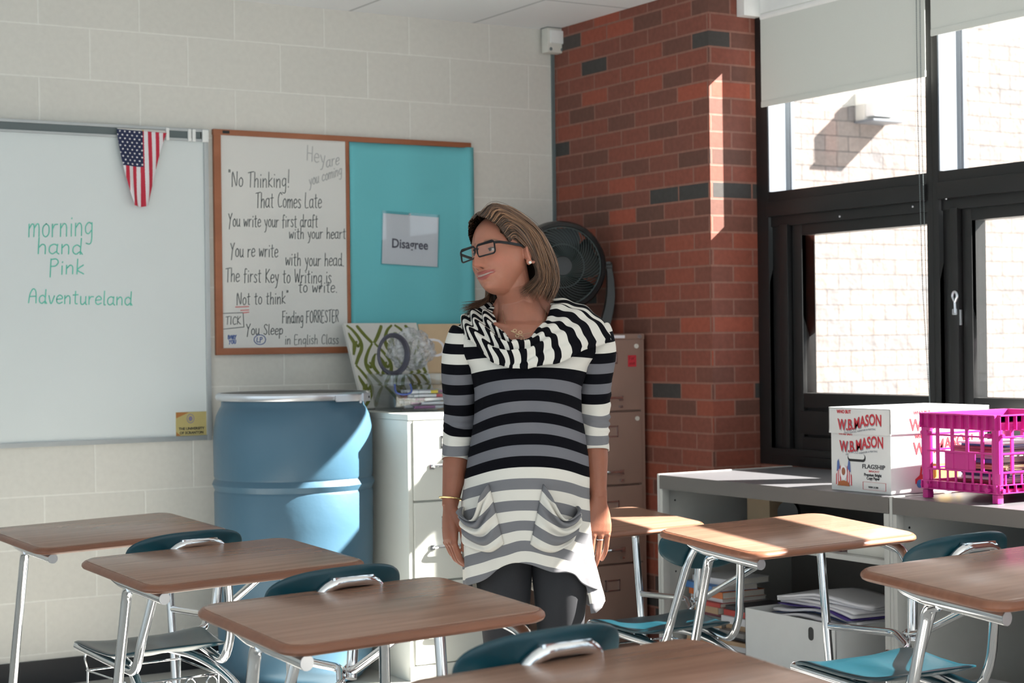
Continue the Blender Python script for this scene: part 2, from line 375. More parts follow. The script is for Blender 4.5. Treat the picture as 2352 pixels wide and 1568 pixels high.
def write(mb, txt, x, z, width, h, lw, y=0.0, slope=0.0, jit=0.25, th=0.0006):
    """strokes lying on a plane facing -Y, starting at x,z and fitted to width"""
    tot = sum(G[c][0] + 1.1 for c in txt); k = width / tot; kz = h / 10; cx = 0
    rnd = random.Random(hash(txt) % 1000 if False else sum(map(ord, txt)))
    for c in txt:
        w, d = G[c]; dz = rnd.uniform(-jit, jit)
        for st in filter(None, d.split('|')):
            pp = []
            for q in st.split():
                a, b = map(float, q.split(',')); pp.append(Vector((x + (cx + a + b * 0.06) * k, y, z + (b + dz) * kz + slope * (cx + a) * k)))
            if len(pp) > 2: pp = smooth_path(pp, 4)
            ribbon(mb, pp, lw, th)
        cx += w + 1.1
RB = [0]
def ribbon(mb, pp, lw, th, n=Vector((0, -1, 0))):
    RB[0] = (RB[0] + 1) % 9
    pp = [p + n * RB[0] * 0.00009 for p in pp]
    L_, R_, = [], []
    for i, p in enumerate(pp):
        t = (pp[min(i + 1, len(pp) - 1)] - pp[max(i - 1, 0)])
        if t.length < 1e-7: t = Vector((1, 0, 0))
        sd = t.normalized().cross(n) * lw / 2; L_.append(p + sd); R_.append(p - sd)
    e = (pp[0] - pp[1]).normalized() * lw * 0.4; L_[0] += e; R_[0] += e
    e = (pp[-1] - pp[-2]).normalized() * lw * 0.4; L_[-1] += e; R_[-1] += e
    mb.rings([[a, a + n * th, b + n * th, b] for a, b in zip(L_, R_)])

# ================================================================== the room
CZ = 2.73
struct(MB().bx(-9, 0.36, -10.5, 0.2, -0.1, 0).build('floor', M_floor))
struct(MB().bx(-9, 0.36, -10.5, 0.2, CZ, CZ + 0.1).build('ceiling', M_tile))
struct(MB().bx(-9, 0.0, 0, 0.2, 0, CZ).build('wall_back', M_block))
mb = MB(); mb.bx(0.0, 0.36, -1.157, 0.2, 0, CZ)
struct(mb.build('wall_brick', M_brick))
struct(MB().bx(-9, -0.012, -0.012, -0.0005, 0, 0.10).build('baseboard_back', M_base))
struct(MB().bx(-0.013, -0.0005, -0.014, -0.0005, 0, CZ - 0.01).build('trim_1', M_dgray))
# window wall: sill wall, transoms, mullions
WX = 0.235
struct(MB().bx(WX + 0.005, 0.36, -10.5, -1.159, 0, 0.80).build('wall_window', M_brick))
struct(MB().bx(0.145, WX + 0.06, -1.205, -1.1585, 2.615, CZ - 0.001).build('trim_2', M_white))
struct(MB().bx(WX - 0.012, 0.36, -10.5, -1.206, 2.62, CZ - 0.001).build('trim_3', M_white))
wy = [-1.170]
k = 0
WINS = [(-1.181, -2.1515), (-2.1515, -3.1025), (-3.1025, -4.36), (-5.60, -6.55), (-6.55, -7.50), (-7.50, -8.45), (-8.45, -9.40)]  # third window onward is unseen, laid out to steer the sunlight
for w, (y0, y1) in enumerate(WINS):
    root = struct(empty('window_%d' % (w + 1), (WX, (y0 + y1) / 2, 0.8)))
    bpy.context.view_layer.update()
    inv = root.matrix_world.inverted()
    def part(mb, name, m, label=None):
        for v in mb.bm.verts: v.co = inv @ v.co
        o = mb.build(name, m, root)
        if label: o['label'] = label
        return o
    a = y0 - (0.051 if w == 0 else 0.03); b = y1 + 0.03
    f = MB()
    # outer verticals
    f.bx(WX, 0.355, y0 + (0.02 if w == 0 else 0.0), a, 0.80, 2.62, 0.003)
    f.bx(WX, 0.355, b, y1, 0.80, 2.62, 0.003)
    # transom, head of the lower light, sill member
    tt = 1.90 if w < 2 else 1.985  # transom of the unseen windows raised to shape the sun patches
    f.bx(WX, 0.355, a, b, 1.845, tt, 0.003)
    f.bx(WX - 0.012, 0.30, a, b, 1.80, 1.86, 0.004)
    if w < 2: f.bx(WX + 0.012, 0.33, a, b, 1.76, 1.81, 0.003)
    f.bx(WX, 0.355, a, b, 0.80, 0.86, 0.003)
    f.bx(WX - 0.01, 0.30, a, b, 0.84, 0.868, 0.004)
    part(f, 'frame', M_black)
    # lower sash with its stepped profile
    s = MB()
    sa = a - (0.0 if w == 0 else 0.0); sb = b
    L_in, R_in = (-1.404, -2.144) if w == 0 else (y0 - (0.1625 if w == 1 else 0.075), y1 + 0.01)
    for (p, q, x) in ((0.0, 0.3, 0.02), (0.34, 0.62, 0.006), (0.66, 1.0, 0.026)):
        s.bx(WX + x, 0.33, sa + (L_in - sa) * p, sa + (L_in - sa) * q, 0.86, 1.765, 0.003)
    s.bx(WX + 0.045, 0.33, sa, L_in, 0.86, 1.765)
    if R_in > sb: s.bx(WX + 0.02, 0.33, R_in, sb, 0.86, 1.765, 0.003)
    for (p, q, x) in ((0, 0.25, 0.015), (0.3, 0.7, 0.004), (0.75, 1, 0.026)):
        s.bx(WX + x, 0.33, L_in - 0.001, max(R_in, sb) + 0.001, 0.86 + 0.231 * p, 0.86 + 0.231 * q, 0.003)
    s.bx(WX + 0.045, 0.33, L_in, max(R_in, sb), 0.86, 1.091)
    if w < 2: s.bx(WX + 0.026, 0.33, L_in, max(R_in, sb), 1.717, 1.765, 0.003)
    part(s, 'sash', M_black)
    # aluminium liner of the upper light
    l = MB()
    l.bx(WX + 0.002, 0.345, a - 0.0005, a - 0.007, tt + 0.002, 2.62)
    l.bx(0.345, 0.362, a - 0.0005, a - 0.018, tt + 0.002, 2.62, 0.002)
    l.bx(0.30, 0.362, a - 0.018, b + 0.001, tt + 0.001, tt + 0.008)
    part(l, 'liner', M_silver, 'silver aluminium liner')
    g1 = part(MB().bx(0.335, 0.341, a - 0.012, b, 1.905, 2.64), 'pane', M_glass)
    g2 = part(MB().bx(0.272, 0.278, L_in + 0.004, max(R_in, sb) - 0.004, 1.088, 1.72 if w < 2 else 1.81), 'pane', M_glass)
    if w == 0:
        rv = MB()
        for (yy, zz, xx) in ((-1.645, 1.775, WX + 0.012), (-2.04, 1.785, WX + 0.012), (-2.22, 1.80, WX)): rv.sph((xx - 0.001, yy, zz), (0.004, 0.005, 0.005))
        part(rv, 'screw', M_steel)
    if w == 1:
        h = MB(); yy = -2.252; x = WX + 0.02
        h.box((x - 0.004, yy, 1.375), (0.008, 0.035, 0.055), 0.002)
        h.box((x - 0.012, yy + 0.004, 1.395), (0.012, 0.022, 0.022), 0.004)
        part(h, 'latch', M_steel, 'small chrome latch')
        h = MB(); h.tube([(x - 0.016, yy, 1.392), (x - 0.018, yy, 1.43), (x - 0.018, yy + 0.012, 1.45), (x - 0.018, yy + 0.006, 1.466), (x - 0.018, yy - 0.006, 1.466), (x - 0.018, yy - 0.012, 1.45), (x - 0.018, yy - 0.001, 1.43)], 0.005, 8, fillet=0.006)
        part(h, 'latch_lever', M_steel, 'looped chrome lever')

# outdoor ground, facing brick wing and the lamp on it
struct(MB().bx(0.361, 16, -14, 2.05, -0.3, -0.05).build('ground_outside', mat('concrete', (0.28, 0.28, 0.27, 1), 0.9, noise_amt=0.15, noise_scale=4)))
struct(MB().bx(0.365, 16, 2.05, 2.4, -0.3, 7.5).build('wall_outside', M_rock))
lamp = empty('wall_lamp', (3.83, 2.05, 2.765), 0, 'white box lamp fixed high on the sunlit brick wall outside', 'lamp')
m_ = MB(); m_.bx(-0.13, 0.13, -0.09, -0.001, -0.02, 0.17, 0.01); m_.build('housing', M_cream, lamp)
m_ = MB(); m_.bx(-0.12, 0.12, -0.18, -0.091, 0.0, 0.16, 0.012); m_.build('lens', M_white, lamp)
m_ = MB(); m_.bx(-0.14, 0.14, -0.19, -0.001, -0.035, -0.0205, 0.004); m_.build('base_tray', M_silver, lamp)

# roller blinds
def blind(name, ya, yb, zb, label, chain):
    r = empty(name, (0.185, (ya + yb) / 2, zb), 0, label, 'roller blind')
    w = abs(yb - ya)
    f = MB(); f.box((0, 0, (2.617 - zb) / 2), (0.0015, w, 2.617 - zb - 0.004)); f.build('shade_fabric', M_blind, r)
    f = MB(); f.box((0, 0, 0.004), (0.007, w, 0.024), 0.003); f.build('hem_bar', M_blind, r)
    f = MB(); f.cyl((0.012, -w / 2, 2.60 - zb), (0.012, w / 2, 2.60 - zb), 0.017); f.build('roller', M_white, r)
    if chain:
        f = MB()
        zt = 2.59 - zb; zl = 1.03 - zb; cy = -w / 2 + 0.012
        for dy in (0.0, 0.018):
            pts = [(-0.012, cy + dy * (1 if t < 20 else (28 - t) / 8 + 0.0) - 0.0007 * max(0, t - 8) ** 1.2, zt + (zl - zt) * t / 28) for t in range(29)]
            f.tube(smooth_path(pts, 3), 0.0011, 6)
        n = 230
        for i in range(n):
            t = i / n * 28; 
            for dy in (0.0, 0.018):
                f.sph((-0.012, cy + dy * (1 if t < 20 else (28 - t) / 8) - 0.0007 * max(0, t - 8) ** 1.2, zt + (zl - zt) * t / 28), 0.0022, 1)
        f.build('bead_chain', M_dgray, r)
    return r
blind('roller_blind', -1.259, -2.176, 2.245, 'pale grey roller blind beside the brick pillar, with a long bead chain', True)
blind('roller_blind', -2.205, -3.075, 2.385, 'pale grey roller blind at the right edge, drawn up higher', False)
struct(MB().bx(WX - 0.10, 0.36, -5.599, -4.361, 0.801, 2.618).build('wall_pier_unseen', M_brick))  # unseen pier, added to shade the desk at the right edge
struct(MB().bx(WX - 0.10, 0.36, -10.5, -9.401, 0.801, 2.618).build('wall_pier_unseen', M_brick))

# motion detector in the ceiling corner
r = empty('motion_detector', (-0.03, -0.02, 2.61), 0, 'small cream motion detector in the top corner beside the brick', 'detector')
f = MB(); f.box((0, -0.03, 0.062), (0.094, 0.055, 0.116), 0.01); f.build('housing', M_cream, r)
f = MB(); f.box((0, -0.062, 0.075), (0.07, 0.014, 0.06), 0.006); f.build('lens_cover', M_white, r)
for x in (-0.03, 0.03):
    f = MB(); f.sph((x, -0.058, 0.02), (0.008, 0.004, 0.008)); f.build('sensor_eye', M_dgray, r)
f = MB(); f.bx(-0.05, 0.05, -0.06, 0, 0.1165, 0.1185); f.build('mounting_plate', M_dgray, r)

# whiteboard
r = empty('whiteboard', (-2.9, 0, 0.93), 0, 'large whiteboard with green handwriting, left of the wood-framed board', 'whiteboard')
def P_(mb, name, m, root, label=None, sharp=40):
    M = Matrix.Translation(root.location) @ Matrix.Rotation(root.rotation_euler.z, 4, 'Z'); inv = M.inverted()
    for v in mb.bm.verts: v.co = inv @ v.co
    o = mb.build(name, m, root, sharp)
    if label: o['label'] = label
    return o
P_(MB().bx(-4.12, -1.705, -0.014, -0.001, 0.945, 2.14), 'writing_surface', M_board, r)
f = MB(); f.bx(-1.705, -1.686, -0.024, -0.001, 0.925, 2.18, 0.003); f.bx(-4.14, -4.12, -0.024, -0.001, 0.925, 2.18, 0.003); f.bx(-4.14, -1.686, -0.022, -0.001, 0.926, 0.945, 0.003)
f.bx(-4.14, -1.684, -0.028, -0.001, 2.176, 2.188, 0.002); f.bx(-4.14, -1.684, -0.028, -0.001, 2.138, 2.147, 0.002)
P_(f, 'frame', M_alu, r, 'aluminium frame')
P_(MB().bx(-4.14, -1.72, -0.022, -0.001, 2.147, 2.176), 'map_rail', M_dgray, r, 'grey cork map rail')
for x in (-1.862, -1.768, -1.750, -1.701):
    f = MB(); f.box((x, -0.027, 2.160), (0.014 if x < -1.71 else 0.026, 0.012, 0.050), 0.003)
    P_(f, 'rail_clip', M_white, r)
f = MB()
write(f, 'morning', -2.425, 1.735, 0.262, 0.085, 0.0042, -0.0145, 0.06)
write(f, 'hand', -2.390, 1.674, 0.185, 0.062, 0.0045, -0.0145, 0.0)
write(f, 'Pink', -2.345, 1.594, 0.145, 0.058, 0.0045, -0.0145, 0.02)
write(f, 'Adventureland', -2.428, 1.482, 0.420, 0.054, 0.0042, -0.0145, -0.02)
P_(f, 'handwriting', M_green_ink, r, 'green marker words')

# small flag hanging from the rail
def flag():
    M_ = bpy.data.materials.new('flag_cloth'); M_.use_nodes = True
    nt = M_.node_tree; N = nt.nodes; L = nt.links; b = N['Principled BSDF']; b.inputs['Roughness'].default_value = 0.8
    at = N.new('ShaderNodeVertexColor'); at.layer_name = 'Col'; L.new(at.outputs[0], b.inputs['Base Color'])
    nu, nv = 132, 150
    verts = []; faces = []; cols = []
    red = (0.52, 0.02, 0.05, 1); wh = (0.75, 0.73, 0.76, 1); bl = (0.012, 0.02, 0.07, 1)
    for j in range(nv + 1):
        v = j / nv
        for i in range(nu + 1):
            u = i / nu
            left = -0.002 + 0.066 * v ** 1.5; right = 0.205 - 0.083 * v ** 0.8
            # fold lines gather the lower cloth
            x = left + (right - left) * u
            z = 0.313 - (0.306 - 0.01 * abs(u - .5)) * v - 0.006 * u * (1 - v)
            y = -0.036 - 0.010 * math.sin(u * 9 + 1) * v ** 0.7 - 0.006 * v
            verts.append((x, y, z))
    for j in range(nv):
        for i in range(nu):
            a = j * (nu + 1) + i; faces.append((a, a + 1, a + nu + 2, a + nu + 1))
            u = (i + .5) / nu; v = (j + .5) / nv
            # real-space lookup so that the stripes run vertically and the sides fold away
            left = -0.002 + 0.066 * v ** 1.5; right = 0.205 - 0.083 * v ** 0.8
            X = (left + (right - left) * u) / 0.205
            c = None
            if X < 0.512 and v < 0.475:
                c = bl
                row = v / 0.475 * 10.2; rr = int(row); off = 0.5 if rr % 2 else 0
                cx = X / 0.512 * 5.2 + off; fx = cx - math.floor(cx) - .5; fy = row - rr - .5
                if (fx * 0.105 / 5.2) ** 2 + (fy * 0.145 / 10.2) ** 2 < 0.0034 ** 2: c = wh
            else:
                s = int((X + 0.005) * 13 / 1.0); c = red if s % 2 == 0 else wh
            cols.append(c)
    me = bpy.data.meshes.new('flag'); me.from_pydata(verts, [], faces); me.materials.append(M_)
    ca = me.color_attributes.new('Col', 'BYTE_COLOR', 'CORNER')
    for p, c in zip(me.polygons, cols):
        p.use_smooth = True
        for li in p.loop_indices: ca.data[li].color_srgb = tuple(c2 ** (1 / 2.2) for c2 in c[:3]) + (1,)
    o = bpy.data.objects.new('flag_cloth', me); COL.objects.link(o)
    return o
r = empty('flag', (-2.072, 0, 1.856), 0, 'small red, white and blue flag hanging from the whiteboard rail', 'flag')
fo = flag(); fo.parent = r
md = fo.modifiers.new('s', 'SOLIDIFY'); md.thickness = 0.0008
f = MB(); f.bx(0.002, 0.2, -0.034, -0.0285, 0.300, 0.318, 0.002); f.build('header_sleeve', M_canvas, r)
f = MB(); f.sph((0.105, -0.038, 0.312), 0.0035); f.build('pin', M_gold, r)

# sticker at the whiteboard's lower corner
r = empty('sticker', (-1.771, -0.0145, 0.994), 0, 'yellow university sticker at the bottom right corner of the whiteboard', 'sticker')
f = MB(); f.bx(-0.066, 0.064, -0.0012, 0, -0.048, 0.048); f.build('label_sheet', mat('sticker_yellow', srgb(190, 176, 118), 0.6, noise_amt=0.12, noise_scale=14), r)
f = MB(); f.prism([(-0.065, 0.047), (-0.065, 0.024), (-0.03, 0.038), (-0.01, 0.047)], frame_M((0, -0.0013, 0), (1, 0, 0), (0, 0, 1)), 0.0003); f.build('corner_print', mat('sticker_orange', srgb(176, 118, 66), 0.6), r); f = MB(); f.prism([(-0.065, -0.047), (-0.045, -0.047), (-0.06, -0.036), (-0.065, -0.03)], frame_M((0, -0.0013, 0), (1, 0, 0), (0, 0, 1)), 0.0003); f.build('corner_print', mat('sticker_orange', srgb(176, 118, 66), 0.6), r)
f = MB()
for r0, r1 in ((0.019, 0.016), (0.010, 0.0)):
    n = 28; rr = [[Vector((-0.004 + q * math.cos(2 * math.pi * k / n) * 0.85, -0.0015, 0.021 + q * math.sin(2 * math.pi * k / n))) for k in range(n)] for q in (r0, max(r1, 0.0005))]
    f.rings(rr, cap=False)
f.build('seal', mat('seal_violet', srgb(132, 126, 156), 0.6), r)
text_mesh('printed_text', 'THE UNIVERSITY', 0.0145, frame_M((0, -0.0016, -0.024), (1, 0, 0), (0, 0, 1)), M_ink, r, bold=0.0004)
text_mesh('printed_text', 'OF SCRANTON', 0.0145, frame_M((0, -0.0016, -0.0405), (1, 0, 0), (0, 0, 1)), M_ink, r, bold=0.0004)

# wood-framed combination board
r = empty('combination_board', (-1.05, 0, 1.27), 0, 'wood-framed board, half handwritten whiteboard and half teal paper', 'notice board')
f = MB()
f.bx(-1.663, -0.449, -0.02, -0.001, 2.170, 2.193, 0.003); f.bx(-1.660, -0.449, -0.02, -0.001, 1.270, 1.298, 0.003)
f.bx(-1.661, -1.630, -0.0195, -0.001, 1.270, 2.192, 0.003); f.bx(-0.462, -0.449, -0.0195, -0.001, 1.270, 2.192, 0.003)
f.bx(-1.064, -1.050, -0.0185, -0.001, 1.297, 2.172, 0.002)
P_(f, 'frame', M_oak, r)
P_(MB().bx(-1.631, -1.063, -0.012, -0.001, 1.297, 2.171), 'marker_panel', M_board2, r)
f = MB()
f.rings([[Vector((x, -0.013 - 0.003 * math.sin(x * 23) * math.sin(z * 7) - (0.011 if x > -0.475 else 0), z)) for x in [-1.046 + 0.605 * i / 24 for i in range(25)]] for z in [2.172 - (2.172 - 1.285) * j / 20 for j in range(21)]], closed=False, cap=False)
o = P_(f, 'teal_paper', M_teal, r, 'teal backing paper'); md = o.modifiers.new('s', 'SOLIDIFY'); md.thickness = 0.001
P_(MB().bx(-1.05, -0.46, -0.008, -0.001, 1.295, 2.172), 'cork_panel', M_kraft, r)
f = MB(); f.box((-1.608, -0.0205, 2.182), (0.03, 0.002, 0.012), 0.001); P_(f, 'maker_plate', M_dblack, r)
f = MB(); lw = 0.0033; Y = -0.0125
write(f, '"No Thinking!', -1.600, 1.960, 0.280, 0.062, lw, Y, 0.02)
write(f, 'That Comes Late', -1.478, 1.878, 0.302, 0.062, lw, Y, 0.02)
write(f, 'You write your first draft', -1.600, 1.796, 0.405, 0.052, lw, Y, 0.015)
write(f, 'with your heart', -1.330, 1.752, 0.265, 0.046, lw, Y, 0.02)
write(f, 'You re write', -1.593, 1.672, 0.215, 0.056, lw, Y, 0.01)
write(f, 'with your head.', -1.348, 1.640, 0.275, 0.054, lw, Y, 0.0)
write(f, 'The first Key to Writing is', -1.615, 1.570, 0.480, 0.056, lw, Y, -0.01)
write(f, 'to write.', -1.290, 1.528, 0.185, 0.048, lw, Y, 0.0)
write(f, 'Not to think"', -1.568, 1.474, 0.235, 0.050, lw, Y, 0.03)
write(f, 'Finding FORRESTER', -1.366, 1.398, 0.262, 0.050, lw, Y, 0.02)
write(f, 'You Sleep', -1.528, 1.352, 0.168, 0.042, lw, Y, 0.0)
write(f, 'in English Class', -1.355, 1.310, 0.250, 0.040, lw * 0.8, Y, 0.0)
bx_ = [(-1.628, 1.440), (-1.540, 1.443), (-1.537, 1.384), (-1.626, 1.376)]
for i in range(4):
    a, b = bx_[i], bx_[(i + 1) % 4]
    if i != 3: ribbon(f, [Vector((a[0], Y, a[1])), Vector((b[0], Y, b[1]))], 0.003, 0.0006)
write(f, 'TICK', -1.617, 1.395, 0.068, 0.032, 0.003, Y)
P_(f, 'handwriting', M_dark_ink, r, 'dark grey marker handwriting')
f = MB(); write(f, 'Hey', -1.245, 2.085, 0.09, 0.062, 0.004, Y, -0.2); write(f, 'are', -1.155, 2.055, 0.065, 0.05, 0.004, Y, 0.3)
P_(f, 'handwriting', M_faint_ink, r, 'faint wiped handwriting')
f = MB(); write(f, 'you coming', -1.235, 1.975, 0.155, 0.045, 0.004, Y, 0.35)
P_(f, 'handwriting', M_faint_ink, r, 'faint wiped handwriting')
f = MB(); ribbon(f, [Vector((-1.572, Y, 1.466)), Vector((-1.515, Y, 1.468))], 0.004, 0.0006); ribbon(f, [Vector((-1.55, Y, 1.452)), Vector((-1.515, Y, 1.454))], 0.004, 0.0006); ribbon(f, [Vector((-1.54, Y, 1.442)), Vector((-1.515, Y, 1.445))], 0.004, 0.0006)
P_(f, 'underline', M_red_ink, r, 'red underline strokes')
f = MB(); write(f, 'BABY', -1.608, 1.336, 0.038, 0.014, 0.0035, Y); write(f, 'YOU', -1.604, 1.316, 0.032, 0.014, 0.0035, Y)
P_(f, 'doodle', M_blue_ink, r, 'tiny blue words')
f = MB()
ribbon(f, smooth_path([Vector((-1.467 + 0.026 * math.cos(a), Y, 1.331 + 0.020 * math.sin(a))) for a in [k * 0.7 for k in range(10)]], 4), 0.003, 0.0006); write(f, 'LP', -1.482, 1.322, 0.028, 0.018, 0.003, Y)
P_(f, 'doodle', M_blue_ink, r, 'blue marker doodles')

# the sign pinned to the teal paper
r = empty('paper_sign', (-0.76, -0.018, 1.755), 0, 'white sheet reading Disagree in a plastic sleeve on the teal paper', 'sign')
rz = Matrix.Rotation(R(2.5), 4, 'Y')
f = MB(); f.box((0, -0.002, 0), (0.272, 0.001, 0.217), rot=rz); f.build('sheet', M_paper, r)
f = MB(); f.box((0, -0.0035, 0.004), (0.284, 0.0006, 0.232), rot=rz); f.build('plastic_sleeve', M_clear, r)
f = MB(); f.sph((-0.005, -0.008, 0.112), (0.005, 0.006, 0.005)); f.build('push_pin', M_steel, r)
text_mesh('printed_text', 'Disagree', 0.056, frame_M((-0.004, -0.0028, -0.036), (1, 0, -0.04), (0.04, 0, 1)), mat('grey_print', srgb(88, 84, 98), 0.6), r, bold=0.0011, sx=0.9)

# ================================================================== furniture along the walls
# blue barrel
r = empty('barrel', (-1.497, -0.402, 0.0), 0, 'tall blue plastic barrel with a clamped metal rim beside the cabinet', 'barrel')
f = MB()
f.lathe([(0.0, 0.004), (0.25, 0.004), (0.262, 0.012), (0.272, 0.03), (0.292, 0.045), (0.300, 0.07), (0.303, 0.20), (0.305, 0.40), (0.310, 0.415), (0.310, 0.425), (0.306, 0.44), (0.310, 0.60),
         (0.311, 0.735), (0.307, 0.745), (0.313, 0.757), (0.318, 0.768), (0.313, 0.780), (0.307, 0.790), (0.311, 0.80), (0.312, 0.94), (0.309, 0.99), (0.300, 1.035), (0.287, 1.062), (0.280, 1.072), (0.278, 1.100), (0.0, 1.100)], n=72)
f.build('body', M_barrel, r)
f = MB(); f.lathe([(0.0, 1.101), (0.272, 1.101), (0.276, 1.112), (0.283, 1.118), (0.283, 1.1215), (0.0, 1.1215)], n=64); f.build('lid', M_dblack, r)
f = MB()
n = 72
f.rings([[Vector((math.cos(a) * q, math.sin(a) * q, z)) for q, z in ((0.284, 1.092), (0.297, 1.095), (0.302, 1.105), (0.300, 1.116), (0.290, 1.123), (0.282, 1.121), (0.284, 1.106))] for a in [2 * math.pi * k / n for k in range(n)]], loop=True)
f.build('clamp_ring', M_steel, r)
def arc_box(mb, r0, r1, a0, a1, z0, z1, n=10):
    mb.rings([[Vector((math.cos(a) * q, math.sin(a) * q, z)) for q, z in ((r0, z0), (r1, z0), (r1, z1), (r0, z1))] for a in [a0 + (a1 - a0) * k / n for k in range(n + 1)]])
f = MB(); arc_box(f, 0.303, 0.311, R(-82), R(-42), 1.089, 1.112); arc_box(f, 0.309, 0.317, R(-55), R(-42), 1.086, 1.118, 5)
f.sph((0.312 * math.cos(R(-58)), 0.312 * math.sin(R(-58)), 1.085), 0.006); f.build('clamp_lever', M_steel, r)
f = MB(); f.cyl((0.316 * math.cos(R(-46)), 0.316 * math.sin(R(-46)), 1.102), (0.3195 * math.cos(R(-46)), 0.3195 * math.sin(R(-46)), 1.102), 0.0045, n=12); f.build('clamp_bolt', M_dblack, r)

# filing cabinets
def pull(x, y, z, s=1.0, flip=1):
    """curved chrome drawer pull, open below"""
    f = MB()
    f.tube(smooth_path([(x - 0.052 * s, y - 0.001, z), (x - 0.047 * s, y - 0.020, z + 0.002), (x - 0.03 * s, y - 0.030, z + 0.004), (x + 0.03 * s, y - 0.030, z + 0.004), (x + 0.047 * s, y - 0.020, z + 0.002), (x + 0.052 * s, y - 0.001, z)], 4), 0.0065, 8)
    f.box((x - 0.054 * s, y - 0.003, z), (0.022, 0.005, 0.02), 0.002); f.box((x + 0.054 * s, y - 0.003, z), (0.022, 0.005, 0.02), 0.002)
    return f
def holder(x, y, z):
    f = MB(); w, h = 0.076, 0.048
    f.bx(x - w / 2, x + w / 2, y - 0.004, y, z + h / 2 - 0.006, z + h / 2, 0.001); f.bx(x - w / 2, x + w / 2, y - 0.004, y, z - h / 2, z - h / 2 + 0.006, 0.001)
    f.bx(x - w / 2, x - w / 2 + 0.006, y - 0.004, y, z - h / 2, z + h / 2, 0.001); f.bx(x + w / 2 - 0.006, x + w / 2, y - 0.004, y, z - h / 2, z + h / 2, 0.001)
    return f
def cabinet(name, x0, x1, yb, yf, H, zs, label, m, hz, thumb, locks, ps=1.0):
    r = empty(name, ((x0 + x1) / 2, yf, 0), 0, label, 'filing cabinet')
    hw = (x1 - x0) / 2; D = yb - yf
    f = MB()
    f.bx(-hw, -hw + 0.02, 0.004, D, 0.0, H - 0.0245, 0.002); f.bx(hw - 0.02, hw, 0.004, D, 0.0, H - 0.0245, 0.002)
    f.bx(-hw, hw, 0.0, D, H - 0.024, H, 0.004); f.bx(-hw + 0.02, hw - 0.02, 0.016, D, 0.0, H - 0.024)
    f.bx(-hw, hw, 0.0, 0.02, 0.0, zs[0][0] - 0.005, 0.003)
    f.build('body', m, r)
    for i, (a, b) in enumerate(zs):
        f = MB(); f.bx(-hw + 0.022, hw - 0.022, -0.002, 0.015, a, b, 0.004); d = f.build('drawer', m, r)
        pull(0.0 + hz[2], -0.002, a + (b - a) * hz[0], ps).build('handle', M_chrome, d)
        holder(0.0 + hz[2], -0.002, a + (b - a) * hz[1]).build('label_holder', M_chrome, d)
        if thumb:
            f = MB(); f.box((0.052 + hz[2], -0.006, a + (b - a) * hz[0] - 0.034), (0.018, 0.01, 0.010), 0.003); f.build('thumb_latch', M_chrome, d)
        if i in locks:
            f = MB(); f.cyl((hw - 0.045, -0.002, b - 0.028), (hw - 0.045, -0.008, b - 0.028), 0.0095, n=16); f.build('lock', M_cream, d)
    return r
rw = cabinet('filing_cabinet', -1.175, -0.785, -0.02, -0.760, 1.034, [(0.062, 0.378), (0.386, 0.690), (0.698, 1.006)], 'ivory three-drawer filing cabinet beside the blue barrel', M_cab_w, (0.42, 0.73, -0.015), False, (), 1.5)
f = MB(); f.bx(0.02, 0.06, -0.0012, 0.001, 1.014, 1.020); f.build('maker_plate', M_alu, rw)
rb = cabinet('filing_cabinet', -0.405, -0.022, -0.03, -0.72, 1.336, [(0.05, 0.372), (0.380, 0.700), (0.708, 1.008), (1.016, 1.312)], 'tall brown four-drawer filing cabinet in the corner by the brick wall', M_cab_b, (0.17, 0.74, 0.01), True, (2, 3))
f = MB(); f.bx(0.02, 0.09, -0.0015, 0.001, 1.318, 1.330); f.build('maker_plate', M_paper, rb)
f = MB(); f.cyl((0.165, 0.0, 1.324), (0.165, -0.006, 1.324), 0.008, n=16); f.build('lock', M_steel, rb)
r = empty('sticker', (-0.090, -0.7245, 1.222), 0, 'square red sticker on the top drawer of the brown cabinet', 'sticker')
f = MB(); f.bx(-0.021, 0.021, -0.0008, 0, -0.024, 0.024); f.build('label_sheet', M_red, r)
f = MB(); write(f, 'For', -0.017, 0.004, 0.03, 0.014, 0.002, -0.001, 0.1); write(f, 'me', -0.015, -0.017, 0.03, 0.014, 0.002, -0.001, 0.1); f.build('print', mat('dark_red_print', srgb(130, 24, 36), 0.6), r)

# fan on the brown cabinet
fc = Vector((-0.235, -0.40, 1.630)); fr = (CAM + Vector((1.2, 0, 0.0)) - fc); fr.z = 0.02; fr.normalize()
r = empty('fan', (fc.x, fc.y, 1.336), math.atan2(fr.y, fr.x) + math.pi / 2, 'round black floor fan standing on the brown cabinet', 'fan')
H = fc.z - 1.336
# local: front = -Y
f = MB(); n = 64
f.rings([[Vector((q * math.cos(a), y, H + q * math.sin(a))) for q, y in ((0.196, -0.035), (0.200, 0.05), (0.190, 0.075), (0.180, 0.075), (0.184, 0.0), (0.165, -0.052), (0.172, -0.064), (0.188, -0.058))] for a in [2 * math.pi * k / n for k in range(n)]], loop=True)
f.build('shroud', M_dblack, r)
f = MB(); ng = 52
for k in range(ng):
    a = 2 * math.pi * k / ng
    pts = []
    for j in range(9):
        t = j / 8; q = 0.042 + (0.168 - 0.042) * t; aa = a + 1.0 * t - 0.3
        pts.append((q * math.cos(aa), -0.056 - 0.030 * (1 - t * t), H + q * math.sin(aa)))
    f.tube(pts, 0.0017, 5)
for q, y in ((0.168, -0.056), (0.093, -0.079)):
    f.tube([(q * math.cos(2 * math.pi * k / 40), y, H + q * math.sin(2 * math.pi * k / 40)) for k in range(40)], 0.0028, 6, loop=True)
f.build('front_grille', mat('dark_green_grey_plastic', srgb(52, 64, 64), 0.35), r)
